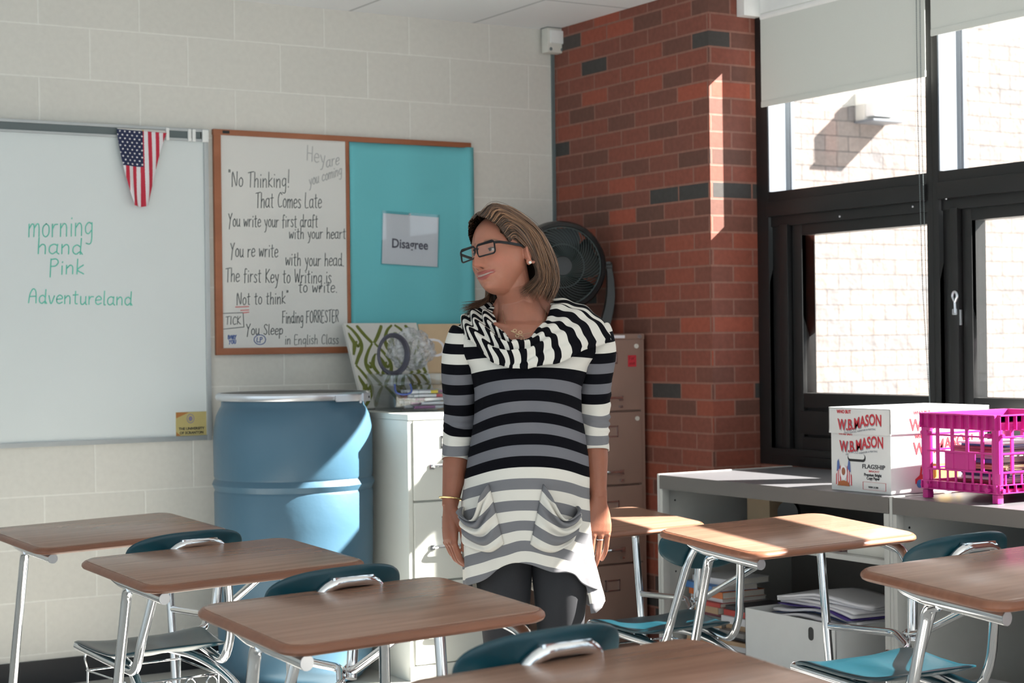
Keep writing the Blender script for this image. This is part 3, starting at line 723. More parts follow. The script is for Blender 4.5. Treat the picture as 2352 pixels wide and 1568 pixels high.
f = MB(); f.lathe([(0, -0.01), (0.040, -0.01), (0.044, 0.0), (0.040, 0.006), (0, 0.009)], (0, -0.082, H), 32, Matrix.Rotation(R(90), 4, 'X')); f.build('grille_cap', M_dblack, r)
for b in range(5):
    f = MB(); rows = []
    for j in range(7):
        t = j / 6; q = 0.03 + 0.135 * t; w = 0.028 + 0.05 * math.sin(t * 2.0)
        a0 = 2 * math.pi * b / 5 + 0.35 * t
        rows.append([Vector((q * math.cos(a0) - s * w * math.sin(a0), 0.005 + s * 0.028 + o, H + q * math.sin(a0) + s * w * math.cos(a0))) for s, o in ((-1, 0), (0, 0.006), (1, 0), (1, 0.003), (0, 0.009), (-1, 0.003))])
    f.rings(rows); f.build('blade', M_dblack, r)
f = MB(); f.cyl((0, -0.035, H), (0, 0.06, H), 0.034, n=24); f.cyl((0, 0.05, H), (0, 0.12, H), 0.055, 0.045, n=24); f.build('motor_housing', M_dblack, r)
f = MB()
for k in range(24):
    a = 2 * math.pi * k / 24; f.tube([(0.05 * math.cos(a), 0.085, H + 0.05 * math.sin(a)), (0.184 * math.cos(a), 0.07, H + 0.184 * math.sin(a))], 0.002, 5)
for q in (0.09, 0.14): f.tube([(q * math.cos(2 * math.pi * k / 40), 0.079, H + q * math.sin(2 * math.pi * k / 40)) for k in range(40)], 0.002, 6, loop=True)
f.build('rear_grille', M_dblack, r)
for s in (-1, 1):
    f = MB()
    prof = [(0.212 * s, 0.02, H + 0.02), (0.222 * s, 0.02, H - 0.06), (0.218 * s, 0.02, H - 0.16), (0.19 * s, 0.02, 0.03), (0.17 * s, 0.02, 0.012)]
    pts = smooth_path(prof, 5); rows = []
    for i, p in enumerate(pts):
        t = i / (len(pts) - 1); hy = 0.014 + 0.018 * t; hx = 0.010 + 0.016 * t
        rows.append([p + Vector((hx * a, hy * b, 0)) for a, b in ((-1, -1), (1, -1), (1, 1), (-1, 1))])
    f.rings(rows); f.build('bracket', M_dblack, r)
    f = MB(); f.cyl((0.198 * s, 0.02, H), (0.23 * s, 0.02, H), 0.018, n=20); f.build('pivot_knob', M_dblack, r)
f = MB(); f.tube([(-0.185, 0.02, 0.012), (0.185, 0.02, 0.012)], 0.0118, 12); f.tube([(-0.16, -0.11, 0.012), (-0.16, 0.14, 0.012)], 0.0118, 12); f.tube([(0.16, -0.11, 0.012), (0.16, 0.14, 0.012)], 0.0118, 12); f.build('base', M_dblack, r)

# things on the ivory cabinet ------------------------------------------------
TZ = 1.034
# patterned canvas leaning on the wall
C0 = Vector((-1.122, -0.275, TZ + 0.0095)); C1 = Vector((-0.78, -0.275, TZ + 0.0095))
u = (C1 - C0).normalized(); hN = Vector((-u.y, u.x, 0)); lean = -R(14)
v = (Vector((0, 0, 1)) * math.cos(R(10)) + hN * math.sin(R(10)) - u * 0.20).normalized()
Mc = frame_M(C0, u, (v - u * v.dot(u)).normalized())
# parallelogram-free: panel rotated slightly in its own plane
rot = Matrix.Rotation(R(12), 4, 'Z')
Mc = frame_M(C0, u, (Vector((0, 0, 1)) * math.cos(R(27)) + hN * math.sin(R(27))))
r = empty('canvas_panel', C0 + u * 0.2, 0, 'off-white canvas panel with an olive green scroll pattern, leaning on the wall', 'canvas panel')
f = MB(); f.prism([(0, 0), (0.345, 0), (0.345, 0.395), (0, 0.395)], Mc @ Matrix.Translation((0, 0, -0.02)), 0.02); P_(f, 'canvas', M_canvas, r)
def stroke2(f, pts, w0, w1=None, wm=None, M=None, z=0.0012):
    pp = smooth_path([Vector((a, b, 0)) for a, b in pts], 6); n_ = len(pp); w1 = w0 if w1 is None else w1
    a_, b_ = [], []
    for i, p in enumerate(pp):
        t = i / (n_ - 1); w = w0 * (1 - t) + w1 * t + (wm or 0) * 4 * t * (1 - t)
        d = (pp[min(i + 1, n_ - 1)] - pp[max(i - 1, 0)]).normalized(); sd = Vector((-d.y, d.x, 0)) * w / 2
        a_.append(p + sd); b_.append(p - sd)
    f.rings([[M @ (x), M @ (y), M @ (y + Vector((0, 0, z))), M @ (x + Vector((0, 0, z)))] for x, y in zip(a_, b_)])
f = MB(); cl = lambda p: (min(max(p[0], 0.010), 0.335), min(max(p[1], 0.010), 0.385))
pat = []
px_ = [0.0, 0.115, 0.23, 0.345]
for ci_, cx_ in enumerate(px_):
    for sgn in (1, -1):
        for k_ in range(-1, 3):
            z0_ = k_ * 0.20 + (0.10 if ci_ % 2 else 0.0)
            A = [(cx_ + sgn * x, z0_ + z) for x, z in ((0.004, 0.0), (0.030, 0.035), (0.054, 0.075), (0.056, 0.115), (0.034, 0.160), (0.006, 0.198))]
            A = [cl(q) for q in A if -0.01 < q[0] < 0.355 and -0.03 < q[1] < 0.42]
            if len(A) > 3: pat.append((A, 0.010, 0.007, 0.005))
            B = [(cx_ + sgn * x, z0_ + z) for x, z in ((0.0, 0.045), (0.020, 0.075), (0.026, 0.100), (0.016, 0.128), (0.002, 0.150))]
            B = [cl(q) for q in B if -0.005 < q[0] < 0.35 and 0 < q[1] < 0.39]
            if len(B) == 5: pat.append((B, 0.007, 0.004, 0.010))
            D_ = [(cx_ + sgn * x, z0_ + z) for x, z in ((0.052, 0.10), (0.040, 0.085), (0.034, 0.100), (0.041, 0.110))]
            D_ = [cl(q) for q in D_ if -0.005 < q[0] < 0.35 and 0 < q[1] < 0.39]
            if len(D_) == 4: pat.append((D_, 0.007, 0.006, 0.003))
for i, (p, a, b, c) in enumerate(pat): stroke2(f, p, a * 1.2, b * 1.2, c * 1.1, Mc @ Matrix.Translation((0, 0, 0.0002 * (i % 5))))
P_(f, 'scroll_pattern', M_green, r, 'olive green scroll pattern')
# kraft poster behind
r = empty('poster_board', (-0.60, -0.1, TZ), 0, 'tan poster board with white lettering, half hidden behind the person', 'poster')
Mp = frame_M((-0.772, -0.26, TZ), Vector((1, 0.0, 0)), (Vector((0, 0, 1)) * math.cos(R(24)) + Vector((0, 1, 0)) * math.sin(R(24))))
f = MB(); f.prism([(0, 0.0), (0.345, -0.0), (0.345, 0.39), (0, 0.39)], Mp @ Matrix.Translation((0, 0, -0.006)), 0.006); P_(f, 'board', M_kraft, r)
o = text_mesh('lettering', 'Dia', 0.125, Mp @ Matrix.Translation((0.018, 0.235, 0.001)), M_paper, None, align='LEFT'); 
for v_ in o.data.vertices: v_.co -= r.location
o.parent = r
o = text_mesh('lettering', 'Re', 0.065, Mp @ Matrix.Translation((0.105, 0.13, 0.001)), M_paper, None, align='LEFT')
for v_ in o.data.vertices: v_.co -= r.location
o.parent = r
# clear tub with lid, markers inside
r = empty('storage_tub', (-0.975, -0.455, TZ), R(-4), 'clear plastic tub with blue handle, full of coloured markers, on the ivory cabinet', 'storage tub')
def tub(w, d, z0, z1, t, taper=0.0, floor=True):
    f = MB(); 
    def ring(z, e, k): return [Vector((a, b, z)) for a, b in rr_outline(w + 2 * e, d + 2 * e, 0.02, 5)]
    f.rings([ring(z0, -taper, 0), ring(z1, 0, 0), ring(z1, -t, 0), ring(z0 + t, -taper - t, 0)])
    return f
f = tub(0.31, 0.24, 0.002, 0.105, 0.0025, 0.012); 
for x in (-0.11, -0.045, 0.11): f.bx(x, x + 0.004, -0.125, -0.118, 0.004, 0.103)
f.build('tub_body', M_clear, r)
f = tub(0.335, 0.262, 0.106, 0.150, 0.003, 0.0)
f.bx(-0.165, 0.165, -0.13, 0.13, 0.150, 0.153)
for i in range(5): f.bx(-0.16 + i * 0.078, -0.155 + i * 0.078, -0.133, -0.13, 0.108, 0.150)
f.build('lid', M_clear, r)
f = MB(); f.tube(smooth_path([(-0.152, -0.135, 0.112), (-0.154, -0.143, 0.09), (-0.145, -0.147, 0.077), (-0.115, -0.149, 0.072), (-0.09, -0.147, 0.078), (-0.083, -0.143, 0.09), (-0.085, -0.135, 0.112)], 4), 0.004, 8); f.build('handle', mat('navy_handle', srgb(44, 62, 120), 0.4), r)
mcols = [mat('marker_' + n_, c_, 0.4) for n_, c_ in (('yellow', srgb(225, 200, 70)), ('green', srgb(70, 160, 110)), ('purple', srgb(150, 90, 140)), ('white', srgb(215, 215, 220)), ('red', srgb(190, 70, 80)), ('teal', srgb(90, 180, 170)))]
rnd = random.Random(3)
loc0 = Vector((-0.975, -0.455, TZ))
first = {}
for i in range(34):
    L_ = 0.125; lay = i // 7; x = rnd.uniform(-0.02, 0.07) ; y = -0.095 + (i % 7) * 0.027; z = 0.010 + lay * 0.0155
    a = rnd.uniform(-0.18, 0.18); ci = rnd.choice([0, 1, 1, 2, 3, 3, 5, 4])
    if ci not in first:
        root = empty('marker', (0, 0, 0)); b_ = MB(); b_.cyl((-L_ / 2, 0, 0.0065), (L_ / 2 - 0.03, 0, 0.0065), 0.0062, n=10); b_.build('barrel', M_paper if ci != 3 else mcols[2], root)
        b_ = MB(); b_.cyl((L_ / 2 - 0.03, 0, 0.0065), (L_ / 2, 0, 0.0065), 0.0068, n=10); b_.build('cap', mcols[ci], root); first[ci] = root; q = root
        root.location = loc0 + Vector((x, y, z)); root.rotation_euler = (0, 0, a)
    else:
        q = first[ci].copy(); COL.objects.link(q)
        for ch in first[ci].children: c2 = ch.copy(); COL.objects.link(c2); c2.parent = q
    q.location = loc0 + Vector((x, y, z)); q.rotation_euler = (0, 0, a)
    cw_ = ('yellow', 'green', 'purple', 'white', 'red', 'teal')[ci]
    tag(q, '%s-capped marker pen lying inside the clear tub' % cw_, 'marker', '%s markers in the clear tub' % cw_)
def crinkle_mat():
    m = bpy.data.materials.new('crinkled_plastic'); m.use_nodes = True; nt = m.node_tree; N = nt.nodes; L = nt.links; b = N['Principled BSDF']; out = N['Material Output']
    b.inputs['Base Color'].default_value = (0.62, 0.64, 0.68, 1); b.inputs['Roughness'].default_value = 0.12; b.inputs['Specular IOR Level'].default_value = 1.0
    tc = N.new('ShaderNodeTexCoord'); nz = N.new('ShaderNodeTexNoise'); nz.inputs['Scale'].default_value = 26; nz.inputs['Detail'].default_value = 6; nz.inputs['Distortion'].default_value = 1.5; L.new(tc.outputs['Object'], nz.inputs['Vector'])
    bp = N.new('ShaderNodeBump'); bp.inputs['Strength'].default_value = 1.0; bp.inputs['Distance'].default_value = 0.03; L.new(nz.outputs[0], bp.inputs['Height']); L.new(bp.outputs[0], b.inputs['Normal'])
    mr = N.new('ShaderNodeMapRange'); mr.inputs[1].default_value = 0.38; mr.inputs[2].default_value = 0.62; mr.inputs[3].default_value = 0.15; mr.inputs[4].default_value = 0.75; L.new(nz.outputs[0], mr.inputs[0])
    t = N.new('ShaderNodeBsdfTransparent'); mx = N.new('ShaderNodeMixShader'); L.new(mr.outputs[0], mx.inputs[0]); L.new(t.outputs[0], mx.inputs[1]); L.new(b.outputs[0], mx.inputs[2]); L.new(mx.outputs[0], out.inputs[0])
    return m
# plastic-wrapped bundle with dark coil, resting on the tub against the canvas
r = empty('plastic_bundle', (-0.935, -0.345, TZ + 0.162), 0, 'crumpled clear plastic bundle with a dark coiled hose, on top of the tub', 'plastic bundle')
b = bmesh.new(); bmesh.ops.create_icosphere(b, subdivisions=5, radius=1)
for v_ in b.verts:
    p = v_.co.normalized(); q = 1 + 0.22 * noise.noise(p * 2.3) + 0.10 * abs(noise.noise(p * 9)) + 0.035 * abs(noise.noise(p * 22))
    v_.co = Vector((p.x * 0.100 * q, p.y * 0.05 * q, p.z * 0.082 * q + 0.085))
f = MB(); f.merge(b); crm = crinkle_mat(); f.build('plastic_film', crm, r, sharp=22)
f = MB()
for k in range(3): f.tube([(-0.115 + (0.062 + 0.004 * k) * math.cos(a), -0.05 - 0.006 * k, 0.068 + (0.074 + 0.004 * k) * math.sin(a)) for a in [2 * math.pi * i / 28 for i in range(28)]], 0.0062, 8, loop=True)
f.build('hose_coil', mat('dark_grey_hose', srgb(66, 66, 80), 0.35), r)

# ------------------------------------------------------------------ window shelving
SXf, SXb = -0.435, 0.215
def shelf_unit(y0, y1, label):
    r = empty('bookcase', ((SXf + SXb) / 2, (y0 + y1) / 2, 0), 0, label, 'bookcase')
    a, b = y1 - r.location.y, y0 - r.location.y; x0, x1 = SXf - r.location.x, SXb - r.location.x   # a<b
    f = MB(); f.bx(x0, x1, a + 0.001, b - 0.014, 0.782, 0.800, 0.002); f.build('top_panel', M_shelf_top, r)
    f = MB(); f.bx(x0 - 0.0025, x0 - 0.0003, a + 0.002, b - 0.015, 0.7475, 0.7995); f.bx(x0, x0 + 0.02, a + 0.002, b - 0.015, 0.7475, 0.750); f.build('front_apron', M_shelf, r)
    for yy in (b - 0.013, a + 0.0005):
        f = MB(); 
        if yy > 0: f.bx(x0 - 0.003, x1, b - 0.013, b, 0.0, 0.803, 0.003); f.bx(x0 - 0.001, x0 + 0.03, b - 0.030, b - 0.013, 0.0, 0.747, 0.002)
        else: f.bx(x0 + 0.004, x1, a + 0.001, a + 0.012, 0.0, 0.747, 0.001); f.bx(x0 - 0.002, x0 + 0.03, a + 0.001, a + 0.026, 0.0, 0.747, 0.002)
        f.build('side_panel', M_post, r)
        f = MB()
        for zz in (0.16, 0.25, 0.34, 0.43, 0.52, 0.61, 0.70):
            s_ = -1 if yy > 0 else 1
            yw = (b - 0.0305) if yy > 0 else (a + 0.0265)
            f.cyl((x0 + 0.07, yw + (0.017 if yy > 0 else -0.0145), zz), (x0 + 0.07, yw + (0.0165 if yy > 0 else -0.0142), zz), 0.004, n=8)
        f.build('peg_hole', M_dblack, r)['kind'] = 'stuff'
    f = MB(); f.bx(x1 - 0.012, x1, a + 0.013, b - 0.014, 0.02, 0.78); f.build('back_panel', M_shelf, r)
    for zz, nm in ((0.575, 'shelf'), (0.075, 'shelf')):
        f = MB(); f.bx(x0 + 0.02, x1 - 0.013, a + 0.013, b - 0.031, zz, zz + 0.018, 0.002); f.build(nm, M_post, r)
    f = MB(); f.bx(x0 + 0.01, x0 + 0.02, a + 0.013, b - 0.03, 0.0, 0.074, 0.001); f.build('kick_plate', M_post, r)
    return r
shelf_unit(-1.372, -2.622, 'grey metal bookcase under the window, left unit with the white box inside')
shelf_unit(-2.623, -3.873, 'grey metal bookcase under the window, right unit under the pink crate')

# paper box on the bookcase
bx0, by0 = -0.385, -2.435
r = empty('paper_box', (bx0, by0, 0.801), 0, 'white lidded copy paper box with red lettering on the bookcase', 'box')
bw, bl_, bh = 0.284, 0.435, 0.272
f = MB(); f.bx(0, bl_, -bw / 2, bw / 2, 0.0, bh - 0.002, 0.003); f.build('carton', M_card, r)
f = MB(); e = 0.005
f.bx(-e, bl_ + e, -bw / 2 - e, bw / 2 + e, bh, bh + 0.004, 0.001); f.bx(-e, -0.001, -bw / 2 - e, bw / 2 + e, bh - 0.082, bh + 0.003, 0.001); f.bx(bl_ + 0.001, bl_ + e, -bw / 2 - e, bw / 2 + e, bh - 0.082, bh + 0.003, 0.001)
f.bx(-e, bl_ + e, -bw / 2 - e, -bw / 2 - 0.001, bh - 0.078, bh + 0.003, 0.001); f.bx(-e, bl_ + e, bw / 2 + 0.001, bw / 2 + e, bh - 0.078, bh + 0.003, 0.001)
f.build('lid', M_card, r)
ML = lambda y, z, x=-0.0008: frame_M((x, y, z), (0, -1, 0), (0, 0, 1))     # on the end facing the room
arch = lambda amp, L_: (lambda p: Vector((p.x, p.y + amp * p.x + 0.006 * math.sin(p.x / L_ * 3.1), p.z)))
M_sh = mat('pale_grey_print', srgb(150, 155, 165), 0.6)
def mason(y, z, x, k=1.0):
    w_ = arch(0.07, 0.11)
    text_mesh('printed_text', 'W.B.MASON', 0.051 * k, frame_M((x + 0.0002, y - 0.002, z - 0.003), (0, -1, 0), (0, 0, 1)), M_sh, r, bold=0.0012, sx=0.72, warp=w_, ext=0.0001)
    text_mesh('printed_text', 'W.B.MASON', 0.051 * k, frame_M((x - 0.0006, y, z), (0, -1, 0), (0, 0, 1)), M_red, r, bold=0.0009, sx=0.74, warp=w_)
    text_mesh('printed_text', 'WHO BUT', 0.016 * k, frame_M((x - 0.0006, y + 0.075, z + 0.045), (0, -1, 0), (0, 0, 1)), M_red, r, bold=0.0006, sx=0.9, ext=0.0002)
    text_mesh('printed_text', 'OFFICE SUPPLIES, FURNITURE & PRINTING', 0.0085 * k, frame_M((x - 0.0006, y, z - 0.014), (0, -1, 0), (0, 0, 1)), M_sh, r, sx=0.95, ext=0.0002, warp=lambda p: Vector((p.x, p.y + 0.06 * p.x + 0.004 * math.sin(p.x * 28), p.z)))
mason(-0.004, 0.212, -0.0055)
mason(-0.006, 0.140, -0.0005)
text_mesh('printed_text', 'FLAGSHIP', 0.020, ML(-0.062, 0.079), M_ink, r, bold=0.0003, sx=1.25)
text_mesh('printed_text', 'BRIGHT', 0.0085, ML(-0.065, 0.068), M_red, r, sx=1.7)
text_mesh('printed_text', 'Premium Bright', 0.0135, ML(-0.058, 0.0545), M_ink, r, bold=0.0003, sx=0.95)
text_mesh('printed_text', 'Copy Paper', 0.0135, ML(-0.060, 0.0435), M_ink, r, bold=0.0003, sx=0.95)
text_mesh('printed_text', 'WBM 21200', 0.009, ML(-0.060, 0.016), M_ink, r)
f = MB()
for (a, b, c, d) in ((-0.012, -0.118, 0.035, 0.0355), (-0.012, -0.118, 0.010, 0.0105), (-0.0115, -0.0125, 0.010, 0.0355), (-0.1175, -0.1185, 0.010, 0.0355)): f.bx(-0.0012, 0, b, a, c, d)
f.build('printed_frame', M_red, r)
f = MB()   # crossed flags with an oval portrait between, as a plain badge
for s_ in (1, -1):
    for i in range(5):
        f.mi = 0 if i % 2 == 0 else 1
        f.prism([(0.014 + i * 0.005, -0.004 - i * 0.002), (0.019 + i * 0.005, -0.006 - i * 0.002), (0.021 + i * 0.0042, 0.045 - i * 0.006), (0.016 + i * 0.0042, 0.051 - i * 0.006)] if s_ > 0 else [(-0.019 - i * 0.005, -0.006 - i * 0.002), (-0.014 - i * 0.005, -0.004 - i * 0.002), (-0.016 - i * 0.0042, 0.051 - i * 0.006), (-0.021 - i * 0.0042, 0.045 - i * 0.006)], ML(0.080, 0.032), 0.0004)
    f.mi = 2; f.prism([(s_ * 0.018, 0.040), (s_ * 0.034, 0.028), (s_ * 0.031, 0.062), (s_ * 0.024, 0.07)][::s_], ML(0.080, 0.034, -0.0014), 0.0004)
f.build('printed_flags', [M_red, M_paper, M_blue_ink], r)
f = MB(); n = 24
f.prism([(0.017 * math.cos(2 * math.pi * k / n), 0.024 * math.sin(2 * math.pi * k / n)) for k in range(n)], ML(0.080, 0.060, -0.0020), 0.0004); f.build('printed_oval', M_paper, r)
f = MB(); f.prism([(0.009 * math.cos(2 * math.pi * k / n), 0.013 * math.sin(2 * math.pi * k / n)) for k in range(n)], ML(0.080, 0.064, -0.0025), 0.0004); f.build('printed_portrait', mat('portrait_brown', srgb(150, 92, 70), 0.7), r)
f = MB(); f.prism([(-0.03, -0.004), (0.03, -0.004), (0.022, 0.010), (0.0, 0.014), (-0.022, 0.010)], ML(0.080, 0.020, -0.0025), 0.0004); f.build('printed_ribbon', mat('ribbon_orange', srgb(170, 100, 60), 0.7), r)
f = MB()
hp = rr_outline(0.086, 0.026, 0.0125, 6, 0, 0); f.prism(hp, ML(0.018, 0.112, -0.0003), 0.0006)
f.build('hand_hole', M_dblack, r)
f = MB(); f.prism(rr_outline(0.078, 0.018, 0.009, 6, 0, 0), ML(0.018, 0.1165, -0.0012), 0.0006); f.build('hand_flap', M_card, r)
# long side facing the camera
MS = lambda x, z, y=-bw / 2 - 0.0008: frame_M((x, y, z), (1, 0, 0), (0, 0, 1))
text_mesh('printed_text', 'W.B.MASON', 0.056, MS(0.215, 0.213, -bw / 2 - 0.0056), M_red, r, bold=0.001, sx=0.87, warp=arch(0.05, 0.15))
text_mesh('printed_text', 'WHO BUT', 0.018, MS(0.135, 0.255, -bw / 2 - 0.0056), M_red, r, sx=0.9)
text_mesh('printed_text', 'W.B.MASON', 0.056, MS(0.235, 0.135), M_red, r, bold=0.001, sx=0.87, warp=arch(0.05, 0.15))
text_mesh('printed_text', 'WHO BUT', 0.018, MS(0.145, 0.177), M_red, r, sx=0.9)
f = MB(); f.prism([(0.105, 0.030), (0.105, 0.045), (0.125, 0.058), (0.13, 0.085), (0.17, 0.088), (0.17, 0.030)], MS(0, 0.0), 0.0005); f.build('printed_van', M_red, r)
f = MB(); f.prism([(0.171, 0.030), (0.171, 0.092), (0.30, 0.092), (0.30, 0.030)], MS(0, 0.0), 0.0005); f.build('printed_van_body', mat('van_yellow', srgb(240, 200, 90), 0.6), r)
f = MB(); f.prism([(0.134, 0.060), (0.137, 0.078), (0.160, 0.079), (0.160, 0.060)], MS(0, 0.0, -bw / 2 - 0.0014), 0.0004); f.build('printed_window', mat('pale_blue_print', srgb(150, 190, 225), 0.6), r)
for x in (0.125, 0.27):
    f = MB(); f.prism([(x + 0.014 * math.cos(2 * math.pi * k / 20), 0.030 + 0.014 * math.sin(2 * math.pi * k / 20)) for k in range(20)], MS(0, 0.0, -bw / 2 - 0.0014), 0.0004); f.build('printed_wheel', mat('blue_print', srgb(70, 130, 190), 0.6), r)

# pink crate with magazines
cx0, cy0 = -0.362, -2.855; cw, cdp, chh = 0.305, 0.39, 0.268   # width along Y, depth along X
r = empty('milk_crate', (cx0, cy0, 0.801), R(1.5), 'bright pink plastic crate filled with magazines beside the paper box', 'crate')
f = MB(); hw = cw / 2; z0 = 0.028; z1 = chh; T_ = 0.004
def side(f, along, L_, fixed, outd):
    """lattice wall; along 'x' or 'y'"""
    def b(a0, a1, t0, t1, za, zb, bev=0.001):
        if along == 'y': f.bx(fixed + outd * t0, fixed + outd * t1, a0, a1, za, zb, bev)
        else: f.bx(a0, a1, fixed + outd * t0, fixed + outd * t1, za, zb, bev)
    a0, a1 = (-hw, hw) if along == 'y' else (0, cdp)
    b(a0, a1, -T_, 0.0, z1 - 0.048, z1)                      # upper band
    b(a0 - 0.0, a1, 0, 0.014, z1 - 0.004, z1)                # rim lip
    b(a0, a1, -T_, 0.0, z0, z0 + 0.028)
    b(a0, a1, 0, 0.010, z0 + 0.002, z0 + 0.005); b(a0, a1, 0, 0.008, z0 + 0.026, z0 + 0.029)
    for zz in (0.093, 0.150, 0.2): b(a0, a1, -T_, 0.0 + 0.003, zz - 0.003, zz + 0.003)
    n = 9 if along == 'y' else 11
    for i in range(n + 1):
        q = a0 + (a1 - a0) * i / n
        b(q - 0.0015, q + 0.0015, 0, 0.013, z1 - 0.046, z1 - 0.003, 0.0004)
        b(q - 0.0015, q + 0.0015, 0, 0.009, z0 + 0.003, z0 + 0.028, 0.0004)
        b(q - 0.0035, q + 0.0035, -T_, 0.0, z0 + 0.02, 0.094)
    m = 5 if along == 'y' else 6
    for i in range(m + 1):
        q = a0 + (a1 - a0) * i / m
        b(q - 0.006, q + 0.006, -T_, 0.001, 0.09, z1 - 0.04)
    mid = (a0 + a1) / 2; b(mid - 0.062, mid + 0.062, -T_, -0.0005, 0.093, 0.150)    # plain plate
side(f, 'y', cw, 0.0, -1); side(f, 'y', cw, cdp, 1); side(f, 'x', cdp, -hw, -1); side(f, 'x', cdp, hw, 1)
f.build('lattice', M_pink, r)
f = MB(); f.bx(0.003, cdp - 0.003, -hw + 0.003, hw - 0.003, z0, z0 + 0.004); f.build('bottom', M_pink, r)
for sx in (0, 1):
    for sy in (-1, 1):
        f = MB(); X = 0.010 if sx == 0 else cdp - 0.010; Y = sy * (hw - 0.010)
        f.cyl((X, Y, z0), (X, Y, z1 - 0.045), 0.0165, n=16); f.build('corner_post', M_pink, r)
        f = MB(); f.box((X, Y, 0.0135), (0.026, 0.022, 0.027), 0.003); f.build('foot', M_pink, r)
        ox = -1 if sx == 0 else 1
        for zz in (z0 + 0.012, 0.205):
            f = MB(); f.tube([(X + ox * 0.008, Y - sy * 0.02, zz), (X + ox * 0.027, Y - sy * 0.02, zz)], 0.0075, 12); f.tube([(X + 0.0, Y, zz), (X, Y + sy * 0.026, zz)], 0.0065, 12); f.build('peg', M_pink, r)
bcols = [mat('cover_' + n_, c_, 0.5) for n_, c_ in (('navy', srgb(50, 66, 110)), ('maroon', srgb(110, 40, 60)), ('white', srgb(205, 205, 210)), ('black', srgb(34, 30, 38)), ('tan', srgb(170, 140, 110)), ('blue', srgb(70, 120, 180)), ('orange', srgb(200, 110, 60)), ('red', srgb(170, 52, 44)), ('green', srgb(52, 140, 84)), ('grey', srgb(120, 116, 116)))]
M_pages = mat('page_edges', (0.60, 0.57, 0.52, 1), 0.9, noise_amt=0.2, noise_scale=400)
def book(name, loc, rz, w, d, t, cm, label, cat, group=None, tilt=(0, 0)):
    r_ = empty(name, loc, rz, label, cat, group); r_.rotation_euler = (tilt[0], tilt[1], rz)
    f = MB(); f.bx(-w / 2 + 0.002, w / 2 - 0.003, -d / 2 + 0.003, d / 2 - 0.003, 0.0012, t - 0.0012); f.build('pages', M_pages, r_)
    f = MB(); f.bx(-w / 2, w / 2, -d / 2, d / 2, 0, 0.0012, 0.0004); f.bx(-w / 2, w / 2, -d / 2, d / 2, t - 0.0012, t, 0.0004); f.bx(-w / 2, -w / 2 + 0.002, -d / 2, d / 2, 0.0, t, 0.0004); f.build('cover', cm, r_)
    return r_
rnd = random.Random(11)
z = 0.834
cn = ['navy', 'maroon', 'white', 'black', 'tan', 'blue', 'orange', 'red', 'green', 'grey']
for i in range(17):
    t = rnd.uniform(0.005, 0.012); ci = rnd.choice([0, 1, 2, 3, 4, 9, 2, 1]) if i < 15 else (5, 2)[i - 15]
    ca_ = cn[ci]
    ord_ = ('lowest', 'second', 'third', 'fourth', 'fifth', 'sixth', 'seventh', 'eighth', 'ninth', 'tenth', 'eleventh', 'twelfth', 'thirteenth', 'fourteenth', 'fifteenth', 'second from top', 'topmost')[i]
    book('magazine', (cx0 + 0.22 + rnd.uniform(-0.02, 0.025), cy0 + rnd.uniform(-0.012, 0.012), z), rnd.uniform(-0.05, 0.05), 0.265, 0.200, t, bcols[ci], '%s magazine, %s in the pile inside the pink crate' % (ca_, ord_ + (' from the bottom' if i not in (0, 15, 16) else '')), 'magazine', 'magazines in the pink crate')
    z += t + 0.0004
# shelf contents ---------------------------------------------------------------
SZ1 = 0.0935; SZ2 = 0.5935
z = SZ1; rnd = random.Random(5)
names_b = []
for i in range(16):
    t = rnd.uniform(0.014, 0.026); ci = [9, 2, 8, 6, 4, 3, 2, 4, 9, 1, 4, 7, 2, 6, 5, 2][i]
    book('book', (-0.25 + rnd.uniform(-0.02, 0.02), -1.545 + rnd.uniform(-0.012, 0.012), z), rnd.uniform(-0.12, 0.12), 0.20, 0.205, t, bcols[ci], '%s book in the left pile on the bottom shelf, %d. from below' % (cn[ci], i + 1) if False else '%s book at the %s of the left pile on the bottom shelf' % (cn[ci], ('very bottom', 'bottom, second up', 'bottom, third up', 'bottom, fourth up', 'lower part, fifth up', 'lower part, sixth up', 'lower middle, seventh up', 'middle, eighth up', 'middle, ninth up', 'upper middle, tenth up', 'upper middle, eleventh up', 'upper part, twelfth up', 'upper part, thirteenth up', 'top, third down', 'top, second down', 'very top')[i]), 'book', 'books piled at the left of the bottom shelf')
    z += t + 0.0005
z = SZ1
for i in range(12):
    t = rnd.uniform(0.014, 0.026); ci = [2, 9, 4, 9, 2, 4, 3, 9, 4, 2, 7, 3][i]
    book('book', (-0.27 + rnd.uniform(-0.02, 0.02), -1.745 + rnd.uniform(-0.008, 0.008), z), rnd.uniform(-0.06, 0.06), 0.21, 0.15, t, bcols[ci], '%s book, %s in the pile beside the white box' % (cn[ci], ('lowest', 'second up', 'third up', 'fourth up', 'fifth up', 'sixth up', 'seventh up', 'eighth up', 'ninth up', 'third down', 'second down', 'topmost')[i]), 'book', 'books piled beside the white box')
    z += t + 0.0005
